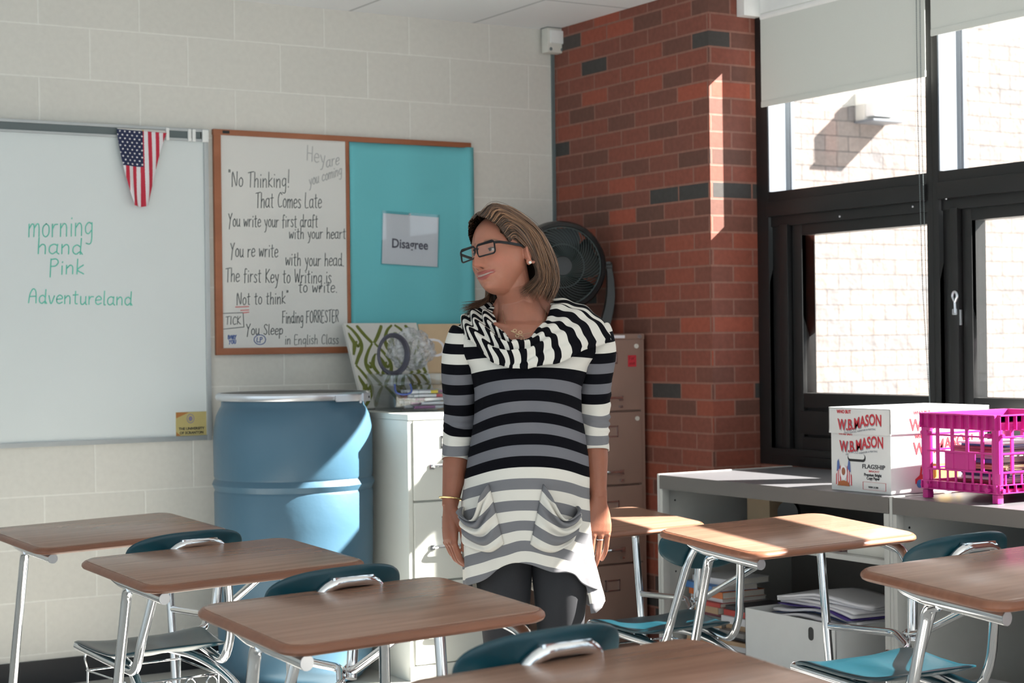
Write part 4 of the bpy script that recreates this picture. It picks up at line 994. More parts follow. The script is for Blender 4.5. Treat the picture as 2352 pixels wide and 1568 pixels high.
# white open box with papers
r = empty('cardboard_box', (-0.22, -2.105, SZ1), 0, 'white open box holding loose papers on the bottom shelf', 'box')
f = MB(); hx, hy, hh = 0.20, 0.238, 0.262
f.bx(-hx, -hx + 0.004, -hy, hy, 0, hh, 0.001); f.bx(hx - 0.004, hx, -hy, hy, 0, hh, 0.001); f.bx(-hx, hx, -hy, -hy + 0.004, 0, hh, 0.001); f.bx(-hx, hx, hy - 0.004, hy, 0, hh, 0.001); f.bx(-hx, hx, -hy, hy, 0, 0.004)
f.build('carton', M_card, r)
f = MB(); f.prism(rr_outline(0.026, 0.045, 0.012, 6), frame_M((-hx - 0.0008, -0.115, hh - 0.045), (0, -1, 0), (0, 0, 1)), 0.0006); f.build('hand_hole', M_dblack, r)
z = SZ1 + 0.21
pm = [M_paper, bcols[0], M_paper, mat('violet_folder', srgb(80, 60, 140), 0.5), M_paper, M_paper, M_paper, M_paper]
for i in range(8):
    f = MB(); a = rnd.uniform(-0.15, 0.15); c, s_ = math.cos(a), math.sin(a); rows = []
    for j in range(9):
        row = []
        for k in range(9):
            x = (j / 8 - .5) * 0.22; y = (k / 8 - .5) * 0.42; 
            row.append(Vector((x * c - y * s_ , x * s_ + y * c, 0.020 * math.exp(-((y / 0.16) ** 2)) + 0.004 * math.sin(y * 20 + i))))
        rows.append(row)
    f.rings(rows, closed=False, cap=False); o = f.build('paper_sheaf' if i not in (1, 3) else 'folder', pm[i], None)
    o.location = (-0.22 + rnd.uniform(-0.02, 0.0), -2.12 - 0.008 * i, z + 0.011 * i + 0.028); md = o.modifiers.new('s', 'SOLIDIFY'); md.thickness = 0.008 if i not in (1, 3) else 0.002
    tag(o, ['lowest loose paper sheaf lying in the white box', 'navy folder lying among the papers in the white box', 'second paper sheaf lying in the white box', 'violet folder sticking out among papers in the white box', 'white paper sheaf just above the violet folder', 'curved paper sheaf third from the top in the white box', 'curved paper sheaf second from the top in the white box', 'topmost curved paper sheaf over the white box'][i], 'folder' if i in (1, 3) else 'paper', 'papers and folders in the white box')
# middle shelf
r = empty('box', (-0.05, -1.55, SZ2), 0.1, 'cream cardboard box standing on the middle shelf at left', 'box'); f = MB(); f.box((0, 0, 0.060), (0.1, 0.12, 0.118), 0.003); f.build('carton', M_kraft, r); f = MB(); f.box((0, 0, 0.121), (0.104, 0.124, 0.004), 0.001); f.build('lid_flap', M_kraft, r)
r = empty('tape_dispenser', (-0.12, -1.80, SZ2), 0.4, 'dark tape dispenser on the middle shelf behind the desk', 'tape dispenser')
f = MB(); f.bx(-0.03, 0.03, -0.09, 0.09, 0, 0.025, 0.006); f.tube([(0, 0.02, 0.02), (0, 0.03, 0.075)], 0.012, 10); f.build('base', bcols[0], r)
f = MB(); f.cyl((-0.012, 0.03, 0.075), (0.012, 0.03, 0.075), 0.042, n=24); f.build('tape_roll', M_dblack, r)
f = MB(); f.box((0, -0.085, 0.036), (0.03, 0.01, 0.022), 0.002); f.build('cutter', M_steel, r)
z = SZ2
for i, (t, ci) in enumerate(((0.022, 1), (0.018, 7), (0.02, 4))):
    book('book', (-0.27, -2.19, z), 0.05 * i, 0.2, 0.26, t, bcols[ci], ['maroon book at the bottom of the short pile on the middle shelf', 'red book in the middle of the short pile on the middle shelf', 'tan book on top of the short pile on the middle shelf'][i], 'book', 'short pile of books on the middle shelf'); z += t + 0.0005
r = empty('box', (-0.30, -2.46, SZ2), 0, 'small cream box at the right end of the middle shelf', 'box'); f = MB(); f.box((0, 0, 0.026), (0.16, 0.2, 0.052), 0.002); f.build('carton', M_cream, r); f = MB(); f.box((0, 0, 0.0545), (0.164, 0.204, 0.004), 0.001); f.build('lid_flap', M_cream, r)
# magazines in the right unit
z = SZ1
for i in range(14):
    t = rnd.uniform(0.006, 0.011); ci = [9, 2, 9, 3, 2, 9, 4, 2, 9, 2, 3, 2, 9, 2][i]
    book('magazine', (-0.27 + rnd.uniform(-0.03, 0.03), -2.92 + rnd.uniform(-0.03, 0.03), z), rnd.uniform(-0.15, 0.15), 0.22, 0.30, t, bcols[ci], '%s magazine, %s in the low pile at bottom right' % (cn[ci], ('lowest', 'second up', 'third up', 'fourth up', 'fifth up', 'sixth up', 'seventh up', 'eighth up', 'ninth up', 'tenth up', 'fourth down', 'third down', 'second down', 'topmost')[i]), 'magazine', 'magazines piled on the bottom shelf at right'); z += t + 0.0005

# ================================================================== chair desks
def super_outline(w, d, p, n=48):
    out = []
    for k in range(n):
        a = 2 * math.pi * k / n; c, s = math.cos(a), math.sin(a)
        out.append((w / 2 * abs(c) ** (2 / p) * (1 if c > 0 else -1), d / 2 * abs(s) ** (2 / p) * (1 if s > 0 else -1)))
    return out
def make_desk():
    r = empty('chair_desk', (0, 0, 0))
    T1, T2 = R(3.1), R(1.2)
    M = Matrix.Translation((0, 0, 0.728)) @ Matrix.Rotation(-T2, 4, 'Y') @ Matrix.Rotation(T1, 4, 'X')
    w, d, t, rad = 0.624, 0.475, 0.022, 0.060
    prof = [(0.020, 0.0), (0.010, 0.0), (0.003, 0.003), (0.0, 0.008), (0.001, 0.014), (0.008, 0.020), (0.014, t - 0.001)]
    f = MB()
    f.rings([[M @ Vector((a, b, z)) for a, b in rr_outline(w - 2 * e, d - 2 * e, rad - min(e, .02) , 8)] for e, z in prof]); 
    f.build('edge_band', M_desk_edge, r)
    f = MB(); f.rings([[M @ Vector((a, b, z)) for a, b in rr_outline(w - 2 * e, d - 2 * e, rad - e, 8)] for e, z in ((0.0135, t - 0.004), (0.0135, t - 0.0002), (0.0155, t + 0.0008))])
    f.build('desktop', M_desk, r)
    # side channels
    def mp(u, v, z): return M @ Vector((u, v, z))
    f = MB(); f.tube([mp(-0.262, -0.212, -0.015), mp(-0.262, 0.06, -0.015), mp(-0.262, 0.115, -0.008), mp(-0.262, 0.145, 0.0)], [0.0150, 0.0150, 0.0135, 0.006], 16, fillet=0.03)
    f.build('support_channel', M_chrome, r)
    f = MB(); f.tube([mp(-0.262, -0.214, -0.015), mp(-0.262, -0.2125, -0.015)], 0.0146, 16); f.build('end_cap', M_steel, r)
    f = MB(); f.tube([mp(0.262, 0.20, -0.006), mp(0.262, 0.16, -0.014), mp(0.262, -0.13, -0.015), (0.262, -0.205, 0.695), (0.250, -0.250, 0.62), (0.226, -0.272, 0.49), (0.215, -0.285, 0.455)], 0.0145, 14, fillet=0.045)
    f.build('support_channel', M_chrome, r)
    # desk legs
    f = MB(); f.tube([(-0.262, -0.01, 0.702), (-0.248, 0.045, 0.69), (-0.232, 0.265, 0.006)], 0.0135, 14, fillet=0.04); f.build('leg', M_chrome, r)
    f = MB(); f.tube([(0.262, 0.15, 0.71), (0.282, 0.19, 0.675), (0.290, 0.13, 0.006)], 0.0135, 14, fillet=0.035); f.build('leg', M_chrome, r)
    # right side brace: leg - seat rail - diagonal - chair back
    f = MB(); f.tube([(0.286, 0.150, 0.437), (0.232, -0.20, 0.468), (0.16, -0.33, 0.452), (0.112, -0.345, 0.442)], 0.0115, 12, fillet=0.04); f.build('stretcher', M_chrome, r)
    f = MB(); f.tube([(0.232, -0.235, 0.468), (0.205, -0.32, 0.483), (0.135, -0.735, 0.662), (0.012, -0.800, 0.668)], 0.0115, 12, fillet=0.035); f.build('back_brace', M_chrome, r)
    f = MB(); f.sph((0.225, -0.262, 0.474), (0.017, 0.022, 0.016)); f.build('bracket', M_chrome, r)
    # seat rails turning up into the back uprights
    f = MB()
    f.tube([(-0.228, -0.305, 0.436), (-0.245, -0.55, 0.430), (-0.256, -0.765, 0.425), (-0.262, -0.805, 0.50), (-0.232, -0.865, 0.72), (-0.200, -0.897, 0.797), (-0.065, -0.893, 0.800),
            (-0.032, -0.855, 0.72), (0.010, -0.79, 0.50), (0.006, -0.755, 0.425), (0.05, -0.55, 0.430), (0.105, -0.305, 0.438)], 0.0125, 14, fillet=0.055)
    f.build('seat_frame', M_chrome, r)
    for x in (-0.228, 0.105):
        f = MB(); f.cyl((x, -0.3045, 0.4365), (x + (-0.0005 if x < 0 else 0.0005), -0.302, 0.4365), 0.0124, n=14); f.build('end_cap', M_steel, r)
    # flattened plate with two rivets
    f = MB(); f.box((-0.133, -0.893, 0.799), (0.105, 0.021, 0.024), 0.008); f.build('back_plate', M_chrome, r)
    for x in (-0.172, -0.108):
        f = MB(); f.sph((x, -0.904, 0.799), (0.0055, 0.002, 0.0055)); f.build('rivet', M_dgray, r)
    # crossbars, rear legs
    f = MB(); f.tube([(-0.245, -0.50, 0.430), (0.055, -0.50, 0.430)], 0.010, 10); f.build('crossbar', M_chrome, r)
    for s, x0, x1, x2 in ((-1, -0.175, -0.235, -0.285), (1, -0.01, 0.050, 0.110)):
        f = MB(); f.tube([(x0, -0.42, 0.420), (x0 + 0.02 * s, -0.60, 0.418), (x1, -0.745, 0.36), (x1 + (x2 - x1) * .5, -0.865, 0.18), (x2, -0.955, 0.006)], 0.0125, 14, fillet=0.09); f.build('leg', M_chrome, r)
    for (x, y) in ((-0.232, 0.265), (0.290, 0.13), (-0.285, -0.955), (0.110, -0.955)):
        f = MB(); f.cyl((x, y, 0.0), (x, y, 0.022), 0.017, 0.015, n=14); f.build('foot', M_steel, r)
    # seat shell
    def seat_f(u, v):
        # u lateral -1..1, v 0 front .. 1 back
        cu = -0.058 + (-0.068) * v; hw = 0.207 - 0.050 * v
        y = -0.300 - 0.455 * v
        z = 0.458 - 0.016 * (1 - u * u) * math.sin(math.pi * min(1, v * 1.05)) + 0.030 * max(0, v - 0.55) ** 2 / 0.2 - 0.022 * max(0, 0.22 - v) ** 2 / 0.048 + 0.012 * u * u * (1 - v) + 0.010 * math.exp(-(u / .22) ** 2) * (1 - v) * v * 4
        return Vector((cu + hw * u, y, z))
    ol = [(a, (1 - b) / 2) for a, b in super_outline(2, 2, 5.5, 64)]
    f = MB(); f.shell(ol, seat_f, Vector((0, 0, -0.011)), 9, 0.35); f.build('seat', M_navy, r)
    # backrest shell
    tl = R(15); bc = Vector((-0.138, -0.858, 0.757))
    nrm = Vector((0, math.cos(tl), math.sin(tl))); upv = Vector((0, -math.sin(tl), math.cos(tl)))
    def back_f(u, v):
        return bc + Vector((1, -0.03, 0)) * u * 0.166 + upv * v * 0.076 * (1 - 0.10 * u * u) + nrm * (0.045 * u * u - 0.010 * (1 - u * u) * (1 - v * v)) + Vector((0, 0, 0.004 * u))
    f = MB(); f.shell(super_outline(2, 2, 2.6, 56), back_f, -nrm * 0.010, 8, 0.3); f.build('backrest', M_navy, r)
    # wire book rack
    f = MB(); W_ = 0.0032
    for (x, y) in ((-0.212, -0.33), (-0.205, -0.62), (0.055, -0.62), (0.075, -0.33)):
        f.tube([(x, y, 0.43), (x - 0.006, y, 0.40), (x + 0.003, y, 0.365), (x, y, 0.28)], W_, 6, fillet=0.01)
    f.tube([(-0.212, -0.33, 0.362), (-0.205, -0.62, 0.362), (0.055, -0.62, 0.362), (0.075, -0.33, 0.362)], W_, 6, loop=True)
    f.tube([(-0.212, -0.33, 0.28), (-0.205, -0.62, 0.28), (0.055, -0.62, 0.28), (0.075, -0.33, 0.28)], W_, 6, loop=True)
    for k in range(4):
        x = -0.178 + k * 0.066
        f.tube([(x, -0.62, 0.28), (x, -0.62, 0.345), (x + 0.012, -0.62, 0.358), (x + 0.022, -0.62, 0.358), (x + 0.034, -0.62, 0.345), (x + 0.034, -0.62, 0.28), (x + 0.034, -0.33, 0.28), (x, -0.33, 0.28)], W_ * 0.85, 6, fillet=0.014, loop=True)
    f.build('book_rack', M_chrome, r)
    return r
def copy_tree(o, parent=None):
    c = o.copy(); COL.objects.link(c); c.parent = parent
    for ch in list(o.children):
        if ch is not c: copy_tree(ch, c)
    return c
spots = [(-2.546, -1.295, 0.087, 'brown-topped chair desk at the far left, in front of the whiteboard'),
         (-2.623, -2.458, 0.074, 'brown-topped chair desk second in the left row, before the blue barrel'),
         (-2.745, -3.560, 0.044, 'brown-topped chair desk third in the left row, its seat back large at lower centre'),
         (-0.993, -1.790, -0.025, 'sunlit chair desk partly hidden behind the standing person, turquoise seat'),
         (-1.084, -2.892, -0.021, 'chair desk with two sunlit patches on its top and a bright turquoise seat'),
         (-1.403, -4.049, -0.004, 'chair desk cut off by the right edge, under the pink crate'),
         (-2.850, -4.622, 0.011, 'nearest chair desk, only its dark wood top showing at the bottom edge')]
proto = make_desk()
for i, (x, y, a, lab) in enumerate(spots):
    o = proto if i == 0 else copy_tree(proto)
    o.location = (x, y, 0); o.rotation_euler = (0, 0, a)
    SCL = {0: (1.04, 0.969), 2: (0.965, 1.027), 5: (0.93, 1.054), 6: (0.93, 1.054)}
    o.scale = (1, 1, 1)
    if i in SCL: o.scale = (SCL[i][0], SCL[i][0], SCL[i][1])
    if i == 3: o.scale = (0.985, 0.985, 0.924)
    if i == 4: o.scale = (0.985, 0.985, 1.011)
    tag(o, lab, 'school desk', 'chair desks with woodgrain tops')

# ================================================================== the person
WO = Vector((-1.935, -2.885, 0)); WRZ = math.atan2(-0.519, 0.8547)
person = empty('person', WO, WRZ, 'standing person in a striped tunic and black glasses, smiling and looking to the left', 'person')
def sstep(a, b, x):
    t = max(0.0, min(1.0, (x - a) / (b - a))); return t * t * (3 - 2 * t)
def gs(x, s): return math.exp(-(x / s) ** 2)
def lerp_tab(tab, z):
    if z >= tab[0][0]: return tab[0][1:]
    for a, b in zip(tab, tab[1:]):
        if a[0] >= z >= b[0]:
            t = (a[0] - z) / (a[0] - b[0]); t = t * t * (3 - 2 * t) * 0.35 + t * 0.65
            return [p + (q - p) * t for p, q in zip(a[1:], b[1:])]
    return tab[-1][1:]

# head frame: origin between the ears, face along -Y, +X her left
HC = Vector((-0.076, -0.030, 1.529))
HM = Matrix.Translation(HC) @ Matrix.Rotation(R(-37), 4, 'Z') @ Matrix.Rotation(R(-5.8), 4, 'X') @ Matrix.Rotation(R(-12.3), 4, 'Y') @ Matrix.Scale(0.938, 4)
MOUTH_Z = -0.064
def zc_m(x): return MOUTH_Z + 8.5 * x * x
def head_bump(x, z):
    d = 0.0
    ax = abs(x)
    d += 0.0045 * gs(z - 0.027, 0.010) * gs(ax - 0.026, 0.026)
    d += 0.003 * gs(z - 0.070, 0.03) * gs(x, 0.04)
    d -= 0.0100 * gs((ax - 0.029) / 1.25, 0.011) * gs(z - 0.006, 0.013)
    d -= 0.004 * gs(ax - 0.014, 0.006) * gs(z - 0.012, 0.012)
    # nose
    if z < 0.028:
        t = sstep(0.028, -0.034, z); under = sstep(-0.050, -0.041, z)
        d += (0.006 + 0.0265 * t) * gs(x, 0.0085 + 0.0038 * t) * under
    d += 0.0065 * gs(x, 0.010) * gs(z + 0.0365, 0.0085)
    d += 0.0100 * gs(ax - 0.0128, 0.0066) * gs(z + 0.0395, 0.0068)
    # smiling cheeks and fold
    d += 0.0065 * gs(ax - 0.041, 0.015) * gs(z + 0.033, 0.017)
    fx = 0.019 + 0.40 * (-0.040 - z)
    d -= 0.0042 * gs(ax - fx, 0.0042) * sstep(-0.085, -0.060, z) * sstep(-0.034, -0.044, z)
    # lips
    m = zc_m(x); wl = sstep(0.037, 0.024, ax)
    d += 0.0020 * wl * gs(z - m, 0.016)
    d += 0.0042 * wl * gs(z - (m + 0.0058), 0.0038)
    d += 0.0055 * wl * gs(z - (m - 0.0068), 0.0044)
    d -= 0.0045 * sstep(0.034, 0.028, ax) * gs(z - m, 0.0024)
    d -= 0.0040 * gs(ax - 0.035, 0.005) * gs(z - zc_m(0.035), 0.006)
    d -= 0.0040 * gs(x, 0.02) * gs(z + 0.084, 0.006)
    d += 0.0130 * gs(x, 0.019) * gs(z + 0.098, 0.015)
    return d
def head_surf():
    b = bmesh.new(); nu, nv = 150, 130; O = Vector((0, 0.0, -0.002))
    ell = [((0, 0.016, 0.034), (0.0745, 0.096, 0.091)), ((0, -0.018, -0.018), (0.0600, 0.073, 0.081)), ((0, -0.028, -0.060), (0.038, 0.060, 0.050)), ((0, -0.006, -0.022), (0.0665, 0.058, 0.050))]
    rows = []
    for j in range(1, nv):
        ph = math.pi * j / nv - math.pi / 2; row = []
        for i in range(nu):
            th = 2 * math.pi * i / nu
            d = Vector((math.sin(th) * math.cos(ph), -math.cos(th) * math.cos(ph), math.sin(ph)))
            ts = []
            for c, r in ell:
                o = O - Vector(c); A = sum((d[k] / r[k]) ** 2 for k in range(3)); B = sum(o[k] * d[k] / r[k] ** 2 for k in range(3)); Cc = sum((o[k] / r[k]) ** 2 for k in range(3)) - 1
                q = B * B - A * Cc
                if q > 0:
                    t_ = (-B + math.sqrt(q)) / A
                    if t_ > 0: ts.append(t_)
            k = 90; t = math.log(sum(math.exp(k * x) for x in ts)) / k - 0.003
            p = O + d * t
            if p.y < 0.0:
                p.y -= head_bump(p.x, p.z) * sstep(0.0, -0.05, p.y)
            row.append(p)
        rows.append(row)
    vs = [[b.verts.new(HM @ p) for p in r] for r in rows]
    for a, c in zip(vs, vs[1:]):
        for i in range(nu): b.faces.new((a[i], a[(i + 1) % nu], c[(i + 1) % nu], c[i]))
    b.faces.new(vs[0][::-1]); b.faces.new(vs[-1])
    return b
def ell_ring(c, hx, hy, n=40, p=2.2, M=None):
    out = []
    for k in range(n):
        a = 2 * math.pi * k / n; ca, sa = math.cos(a), math.sin(a)
        q = Vector((c[0] + hx * math.copysign(abs(ca) ** (2 / p), ca), c[1] + hy * math.copysign(abs(sa) ** (2 / p), sa), c[2])); out.append(M @ q if M else q)
    return out
# body section table: z, xc, hx, yc, hy
DR = [(1.400, -0.020, 0.060, 0.020, 0.062), (1.375, -0.012, 0.120, 0.015, 0.075), (1.350, -0.006, 0.168, 0.010, 0.088), (1.320, -0.002, 0.186, 0.006, 0.098), (1.280, -0.002, 0.178, 0.004, 0.108), (1.240, -0.004, 0.152, 0.000, 0.120),
      (1.180, -0.008, 0.138, -0.004, 0.128), (1.120, -0.008, 0.139, -0.004, 0.124), (1.060, -0.008, 0.148, -0.006, 0.124), (1.000, -0.010, 0.157, -0.008, 0.130), (0.950, -0.014, 0.162, -0.008, 0.136), (0.890, -0.020, 0.165, -0.006, 0.138),
      (0.830, -0.022, 0.166, -0.004, 0.140), (0.780, -0.020, 0.165, 0.0, 0.142), (0.700, -0.016, 0.166, 0.004, 0.146), (0.640, -0.012, 0.168, 0.008, 0.150)]
def limb(f, pts, rs, n=20):
    P = smooth_path(pts, 5); N = len(P); m = len(rs) - 1; rr = []
    for i in range(N):
        t = i / (N - 1) * m; k = min(int(t), m - 1); rr.append(rs[k] + (rs[k + 1] - rs[k]) * (t - k))
    f.tube(P, rr, n)
ARM = {-1: [(-0.150, 0.012, 1.330), (-0.178, 0.012, 1.285), (-0.186, 0.020, 1.19), (-0.189, 0.028, 1.085), (-0.200, 0.004, 0.985), (-0.214, -0.030, 0.885)],
       1: [(0.150, 0.012, 1.335), (0.172, 0.012, 1.290), (0.168, 0.022, 1.20), (0.165, 0.030, 1.105), (0.166, 0.008, 1.000), (0.172, -0.020, 0.900)]}
f = MB()
b_ = head_surf(); f.merge(b_)
# ears
for s in (-1, 1):
    E_ = MB()
    f.merge_pts = None
    cx = 0.0745 * s
    loop = [Vector((cx + 0.010 * s, 0.026 + 0.013 * math.cos(a) - 0.004 * math.sin(a), -0.004 + 0.030 * math.sin(a))) for a in [2 * math.pi * k / 20 for k in range(20)]]
    f.tube([HM @ (p + Vector((0.004 * s * (1 if p.y > 0.026 else 0.0), 0, 0))) for p in loop], 0.0040, 8, loop=True)
    f.sph(HM @ Vector((cx + 0.003 * s, 0.024, -0.004)), 1, 2, M=(HM.to_3x3().to_4x4() @ Matrix.Diagonal((0.0095, 0.0150, 0.029, 1))))
    f.sph(HM @ Vector((cx + 0.007 * s, 0.017, -0.032)), 1, 2, M=(HM.to_3x3().to_4x4() @ Matrix.Diagonal((0.006, 0.008, 0.010, 1))))
# neck
nk = [(HM @ Vector((0, 0.034, -0.02)), 0.048), (HM @ Vector((0.004, 0.036, -0.080)), 0.047), (Vector((-0.034, 0.002, 1.428)), 0.050), (Vector((-0.026, 0.002, 1.390)), 0.058), (Vector((-0.018, 0.004, 1.355)), 0.074), (Vector((-0.012, 0.0, 1.30)), 0.092)]
f.tube([p for p, r in nk], [r for p, r in nk], 28)
f.tube([HM @ Vector((0.040, 0.025, -0.085)), Vector((0.000, -0.030, 1.408)), Vector((-0.012, -0.060, 1.352))], [0.014, 0.012, 0.010], 12)
for s in (-1, 1):  # collar bones, trapezius
    f.tube([(-0.018 + 0.016 * s, -0.075, 1.340), (-0.01 + 0.08 * s, -0.062, 1.352), (0.125 * s, -0.025, 1.335)], [0.010, 0.009, 0.005], 10)
    f.tube([(-0.02 + 0.02 * s, 0.03, 1.43), (-0.012 + 0.07 * s, 0.028, 1.372), (0.130 * s, 0.018, 1.322)], [0.036, 0.032, 0.016], 12)
# torso
rings = []
for i in range(16):
    z = 1.360 - (1.360 - 0.84) * i / 45; xc, hx, yc, hy = lerp_tab(DR, z); rings.append(ell_ring((xc, yc, z), hx - 0.016 - 0.012 * sstep(1.28, 1.34, z), hy - 0.016 - 0.01 * sstep(1.28, 1.34, z), 48, 2.4))
f.rings(rings)
f.sph((-0.016, -0.030, 1.310), (0.115, 0.070, 0.062), 3)
# legs
LEG = {-1: [(-0.078, 0.0, 0.90), (-0.078, 0.0, 0.78), (-0.076, -0.006, 0.65), (-0.074, 0.002, 0.49), (-0.074, 0.015, 0.36), (-0.074, 0.020, 0.20), (-0.074, 0.016, 0.085)],
       1: [(0.070, 0.0, 0.90), (0.070, 0.0, 0.78), (0.070, -0.006, 0.65), (0.068, 0.002, 0.49), (0.068, 0.015, 0.36), (0.068, 0.020, 0.20), (0.068, 0.016, 0.085)]}
LR = [0.082, 0.080, 0.067, 0.053, 0.051, 0.036, 0.031]
for s in (-1, 1):
    limb(f, LEG[s], [q - 0.004 for q in LR], 24)
    x = LEG[s][-1][0]; f.tube([(x, 0.045, 0.045), (x, 0.0, 0.045), (x + 0.004 * s, -0.07, 0.032), (x + 0.008 * s, -0.14, 0.026)], [0.028, 0.034, 0.033, 0.020], 16)
# arms
for s in (-1, 1):
    limb(f, ARM[s], [0.028, 0.036, 0.038, 0.0355, 0.0335, 0.0205], 24)
# hands: palm and five fingers each; HF = (forward of knuckles) frame built from wrist
def hand(f, wrist, down, across, n_out, curl, thumb_side, spread, k=1.0):
    """down: wrist to knuckles, across: index side to little side, n_out: back of the hand"""
    D, A, N_ = Vector(down).normalized(), Vector(across).normalized(), Vector(n_out).normalized(); w = Vector(wrist)
    rows = []
    for t, hw, hh, off in ((-0.02, 0.020, 0.0155, 0), (0.010, 0.022, 0.0155, 0), (0.035, 0.031, 0.0155, 0.001), (0.060, 0.037, 0.0145, 0.001), (0.078, 0.038, 0.0125, 0.001), (0.088, 0.035, 0.010, 0)):
        c = w + D * t * k + N_ * off; rows.append([c + A * hw * k * math.copysign(abs(math.cos(a)) ** 0.8, math.cos(a)) + N_ * hh * k * math.copysign(abs(math.sin(a)) ** 0.9, math.sin(a)) for a in [2 * math.pi * q / 24 for q in range(24)]])
    f.rings(rows)
    fing = [(-0.0280, 0.040, 0.025, 0.020, 0.0081), (-0.0095, 0.045, 0.028, 0.021, 0.0083), (0.0095, 0.042, 0.026, 0.020, 0.0078), (0.0275, 0.033, 0.020, 0.018, 0.0068)]
    tips = []
    for i, (a, l1, l2, l3, r) in enumerate(fing):
        p0 = w + D * 0.066 * k + A * a * k * 0.92; p1 = w + D * (0.089 - 0.003 * (i == 3)) * k + A * a * k * (1 + 0.03) + N_ * 0.002
        cu = curl[i]; pts = [p0, p1]; ang = cu * 0.45; d = D * math.cos(ang) - N_ * math.sin(ang) + A * spread * (i - 1.5); p = p1
        for L_, inc in ((l1, cu * 0.85), (l2, cu * 0.65), (l3, 0)):
            d = d.normalized(); p = p + d * L_ * k; pts.append(p); ang += inc; d = D * math.cos(ang) - N_ * math.sin(ang) + A * spread * (i - 1.5)
        P = fillet_path(pts, 0.007, False, 3); n_ = len(P)
        f.tube(P, [r * k * (1.04 - 0.22 * q / (n_ - 1)) for q in range(n_)], 14); f.sph(P[-1], r * 0.83 * k, 2)
        f.sph(p1 + N_ * 0.001, r * 1.08 * k, 2)
        tips.append((P[-1], d.normalized(), N_))
    T0 = w + D * 0.020 * k - A * 0.020 * k - N_ * 0.006
    T1 = T0 + (D * 0.75 - A * 0.45 - N_ * 0.35).normalized() * 0.036 * k
    T2 = T1 + (D * 0.94 + A * thumb_side[0] - N_ * thumb_side[1]).normalized() * 0.030 * k
    T3 = T2 + (D * 0.92 + A * (thumb_side[0] + 0.25) - N_ * thumb_side[1] * 0.6).normalized() * 0.024 * k
    P = fillet_path([w + D * 0.0 - N_ * 0.003, T0, T1, T2, T3], 0.01, False, 3); n_ = len(P)
    f.tube(P, [0.0135 * k + (0.0082 - 0.0135) * k * q / (n_ - 1) for q in range(n_)], 14); f.sph(P[-1], 0.0083 * k, 2)
    return tips
w_r = Vector(ARM[-1][-1]); w_l = Vector(ARM[1][-1])
# her right hand (left in the picture): thumb towards the camera, fingers curled
hand(f, w_r, (0.02, -0.10, -1), (-0.38, 0.92, -0.1), (-0.92, -0.38, 0.05), (0.74, 0.84, 0.92, 0.98), (-0.06, 0.05), 0.0, 1.08)
# her left hand: back of the hand turned towards the camera, fingers hanging
tips_l = hand(f, w_l, (-0.07, -0.06, -1), (0.93, 0.36, -0.07), (0.34, -0.94, 0.04), (0.26, 0.30, 0.36, 0.44), (0.10, 0.32), 0.012, 1.08)
tmp = f.build('tmp', M_white, None, 0)
rm = tmp.modifiers.new('r', 'REMESH'); rm.mode = 'VOXEL'; rm.voxel_size = 0.0020; rm.adaptivity = 0
sm = tmp.modifiers.new('s', 'SMOOTH'); sm.factor = 0.5; sm.iterations = 2
dg = bpy.context.evaluated_depsgraph_get(); me = bpy.data.meshes.new_from_object(tmp.evaluated_get(dg)); bpy.data.objects.remove(tmp)
me.name = 'body'; me.materials.clear()
# skin material driven by a colour attribute (lips, brows, teeth are real colours of the face, nostril shade is painted)
def attr_mat(name, rough, sub=0.0, bump=0.0, bscale=200, spec=0.5):
    m = bpy.data.materials.new(name); m.use_nodes = True; nt = m.node_tree; N = nt.nodes; L = nt.links; b = N['Principled BSDF']
    at = N.new('ShaderNodeVertexColor'); at.layer_name = 'Col'
    tc = N.new('ShaderNodeTexCoord'); nz = N.new('ShaderNodeTexNoise'); nz.inputs['Scale'].default_value = 35; nz.inputs['Detail'].default_value = 4; L.new(tc.outputs['Object'], nz.inputs['Vector'])
    mr = N.new('ShaderNodeMapRange'); mr.inputs[1].default_value = .3; mr.inputs[2].default_value = .7; mr.inputs[3].default_value = 0.94; mr.inputs[4].default_value = 1.06; L.new(nz.outputs[0], mr.inputs[0])
    mx = N.new('ShaderNodeMix'); mx.data_type = 'RGBA'; mx.blend_type = 'MULTIPLY'; mx.inputs[0].default_value = 1; L.new(at.outputs[0], mx.inputs[6]); L.new(mr.outputs[0], mx.inputs[7]); L.new(mx.outputs[2], b.inputs['Base Color'])
    b.inputs['Roughness'].default_value = rough; b.inputs['Specular IOR Level'].default_value = spec
    if sub: b.inputs['Subsurface Weight'].default_value = sub; b.inputs['Subsurface Radius'].default_value = (1.0, 0.35, 0.2); b.inputs['Subsurface Scale'].default_value = 0.006
    if bump:
        n2 = N.new('ShaderNodeTexNoise'); n2.inputs['Scale'].default_value = bscale; L.new(tc.outputs['Object'], n2.inputs['Vector']); bp = N.new('ShaderNodeBump'); bp.inputs['Strength'].default_value = bump; bp.inputs['Distance'].default_value = 0.002
        L.new(n2.outputs[0], bp.inputs['Height']); L.new(bp.outputs[0], b.inputs['Normal'])
    return m
M_skin = attr_mat('skin', 0.48, 0.25, 0.12, 500, 0.4)
me.materials.append(M_skin)
ca = me.color_attributes.new('Col', 'FLOAT_COLOR', 'POINT')
HI = HM.inverted(); skin = Vector((0.40, 0.168, 0.112)); arm = Vector((0.30, 0.115, 0.070))
lip = Vector((0.31, 0.070, 0.068)); brow = Vector((0.17, 0.09, 0.06)); teeth = Vector((0.42, 0.35, 0.30)); blush = Vector((0.48, 0.16, 0.11))
buf = [0.0] * (len(me.vertices) * 4)
